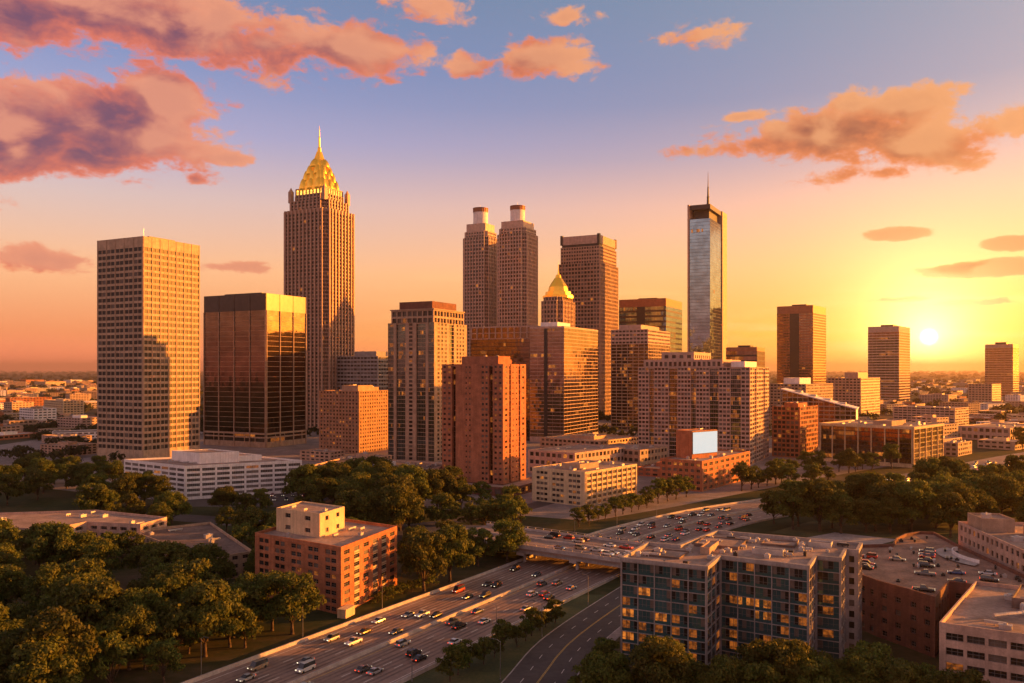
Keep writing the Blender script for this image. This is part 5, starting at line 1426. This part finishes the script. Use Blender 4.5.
def car_kind(kind):
    L, hw, hood, tail, body, cab, wh, hd = car_shapes(kind)
    g = dict(cab=cab.mesh('cabin_window', ['car_glass']), wheel=wh.mesh('wheel', ['tyre'], True), head=hd.mesh('headlight', ['head']), tail=hd.mesh('taillight', ['tail']))
    g['body'] = {p: body.mesh('body', ['paint_'+p]) for p in PAINT}
    # one mesh for far copies
    for p in PAINT:
        m = MB()
        def addm(src, k, off=(0, 0, 0)):
            n = len(m.v); m.v += [(v[0]+off[0], v[1]+off[1], v[2]+off[2]) for v in src.v]; m.f += [tuple(i+n for i in f) for f in src.f]; m.k += [k]*len(src.f)
        addm(body, 0); addm(cab, 1)
        for x in (-L*.31, L*.30):
            for y in (-hw+.1, hw-.1): addm(wh, 2, (x, y, .35))
        for y in (-hw*.66, hw*.66): addm(hd, 3, (-L/2+.03, y, hood*.72)); addm(hd, 4, (L/2-.02, y, tail*.8))
        g['far', p] = m.mesh('car', ['paint_'+p, 'car_glass', 'tyre', 'head', 'tail'])
    g['dim'] = (L, hw, hood, tail); CARS[kind] = g
for k in ('sedan', 'suv', 'van', 'pickup'): car_kind(k)
KNAME = dict(sedan='sedan', suv='sport_utility_car', van='delivery_van', pickup='pickup_truck'); KSAY = dict(sedan='sedan', suv='tall estate car', van='van', pickup='pickup truck')
def car(x, y, z, rz, kind, paint, label, group, parts=True):
    g = CARS[kind]; L, hw, hood, tail = g['dim']
    if not parts:
        o = bpy.data.objects.new(KNAME[kind], g['far', paint]); COL.objects.link(o); put(o, (x, y, z), rz)
        return tag(o, label, 'car' if kind in ('sedan', 'suv') else 'truck' if kind == 'pickup' else 'van', group)
    o = empty(KNAME[kind], (x, y, z), rz); tag(o, label, 'car' if kind in ('sedan', 'suv') else 'truck' if kind == 'pickup' else 'van', group)
    def ch(nm, me, loc=(0, 0, 0)):
        c = bpy.data.objects.new(nm, me); COL.objects.link(c); c.parent = o; c.location = loc
    ch('body', g['body'][paint]); ch('cabin_window', g['cab'])
    for xx in (-L*.31, L*.30):
        for yy in (-hw+.1, hw-.1): ch('wheel', g['wheel'], (xx, yy, .35))
    for yy in (-hw*.66, hw*.66): ch('headlight', g['head'], (-L/2+.03, yy, hood*.72)); ch('taillight', g['tail'], (L/2-.02, yy, tail*.8))
def pick(): return rnd.choice(['sedan']*5+['suv']*4+['van', 'pickup']), rnd.choice(['black']*4+['grey']*3+['silver']*3+['white']*3+['red']*2+['blue', 'tan'])
LANES = [-15.4, -11.8, -8.2, -4.2]; LN = ['edge lane', 'second lane', 'third lane', 'median lane']
tb = 344   # length along the freeway where the overpass crosses
def near_t(p):
    return min(range(len(FW.p)), key=lambda i: (FW.p[i].x-p[0])**2+(FW.p[i].y-p[1])**2)
tb = FW.s[near_t(bc)]
def traffic(t0, t1, gapmin, gapmax, word, parts):
    for sgn in (-1, 1):
        for li, o in enumerate(LANES):
            t = t0+rnd.uniform(0, gapmax); q = []
            while t < t1:
                q.append(t); t += rnd.uniform(gapmin, gapmax)
            for i, t in enumerate(q):
                p, a = FW.at(t, sgn*-o if sgn > 0 else o); kind, paint = pick()
                lane = f"{'oncoming' if sgn < 0 else 'outbound'} {LN[li]}"
                lb = f"{paint} {KSAY[kind]} {word}, {lane}, {ordinal(i)} from near"
                car(p.x, p.y, .046, a if sgn < 0 else a+math.pi, kind, paint, lb, 'cars on the freeway ' + word, parts)
traffic(190, tb-16, 13, 44, 'before the overpass', True)
traffic(tb+18, tb+150, 11, 30, 'beyond the overpass', False)
traffic(tb+260, tb+520, 18, 40, 'on the far curve', False)
for j, w in enumerate((-9, -5.3, 5.3, 9)):
    for i, a in enumerate(sorted(rnd.sample(range(-30, 34, 7), 4))):
        x, y = bp(a, w); kind, paint = pick()
        ang = math.atan2(bu.y, bu.x)+(math.pi if w > 0 else 0)
        car(x, y, 6.504, ang+math.pi if w < 0 else ang+math.pi, kind, paint, f"{paint} {KSAY[kind]} on the overpass, {['nearest', 'second', 'third', 'farthest'][j]} lane, {ordinal(i)} from left", 'cars on the overpass', True)
# cars parked on the deck roof, in rows
dk = [p for n, p in FOOT if n == 'parking_deck'][0]; ins = inset(dk, 3.2); rows = 0
for r in range(9):
    q = []
    for k in range(26):
        a = R_(63); u, v = (math.cos(a), math.sin(a)), (-math.sin(a), math.cos(a))
        x, y = 100+u[0]*(k*2.9)-v[0]*(r*8.2-40), 228+u[1]*(k*2.9)-v[1]*(r*8.2-40)
        if inside((x, y), ins) and rnd.random() < .24 and math.hypot((x-149)/13, (y-272)/20) > 1: q.append((x, y))
    if not q: continue
    for i, (x, y) in enumerate(q):
        kind, paint = pick(); kind = 'sedan' if kind == 'van' else kind; paint = rnd.choice(('black', 'grey', 'blue', 'red', 'tan')) if paint == 'white' else paint
        car(x, y, 15.003, R_(63+90)+(math.pi if rnd.random() < .5 else 0), kind, paint, f"{paint} {KSAY[kind]} on the parking deck, {ordinal(rows)} row from left, {ordinal(i)} from near", 'cars parked on the deck roof', True)
    rows += 1
# parked cars on the lots between the trees
for i in range(14):
    p = (-150+(i % 7)*6.5+rnd.uniform(-1, 1), 492+(i//7)*17); kind, paint = pick()
    if ok_spot(p, 1, 0) or True: car(p[0], p[1], .014, R_(100+rnd.uniform(-4, 4)), kind, paint, f"{paint} {KSAY[kind]} on the lot behind the park, {'front' if i < 7 else 'back'} row, {ordinal(i % 7)} from left", 'cars on the lot behind the park', False)
# ------------------------------------------------------------------ street lamps and other small things
def lamp_parts():
    m = MB(); m.lathe(0, 0, [(.22, 0), (.22, .5), (.11, .55), (.07, 9.5)], 10); pole = m.mesh('pole', ['steel'])
    m = MB(); m.tube((0, 0, 9.3), (.9, 0, 9.9), .05, .04, 6); m.tube((.9, 0, 9.9), (2.2, 0, 9.95), .04, .04, 6); arm = m.mesh('arm', ['steel'])
    m = MB(); m.hexa([(1.9, -.16, 9.84), (2.8, -.13, 9.86), (2.8, .13, 9.86), (1.9, .16, 9.84), (1.95, -.1, 10.02), (2.75, -.08, 9.98), (2.75, .08, 9.98), (1.95, .1, 10.02)]); head = m.mesh('lamp_head', ['dark'])
    return (('pole', pole), ('arm', arm), ('lamp_head', head))
LP = lamp_parts()
spots = [(FW.at(t, -23.2), 'beside the freeway below the brick apartment block') for t in (238, 272, 306)] + [(FW.at(t, 23.2), 'on the grass strip beside the freeway') for t in (224, 262, 300)] + \
        [(FW.at(t, -24.0), 'beside the freeway beyond the overpass') for t in (tb+40, tb+75, tb+110)] + [(FR.at(t, -9), 'along the side road by the grass') for t in (90, 125, 160)]
cnt = {}
for (p, a), w in spots:
    i = cnt.get(w, 0); cnt[w] = i+1
    o = empty('street_lamp', (p.x, p.y, 0), a+(math.pi/2 if 'brick' not in w else -math.pi/2)); tag(o, f'thin street lamp {w}, {ordinal(i)} from near', 'street lamp', 'street lamps')
    for nm, me in LP:
        c = bpy.data.objects.new(nm, me); COL.objects.link(c); c.parent = o
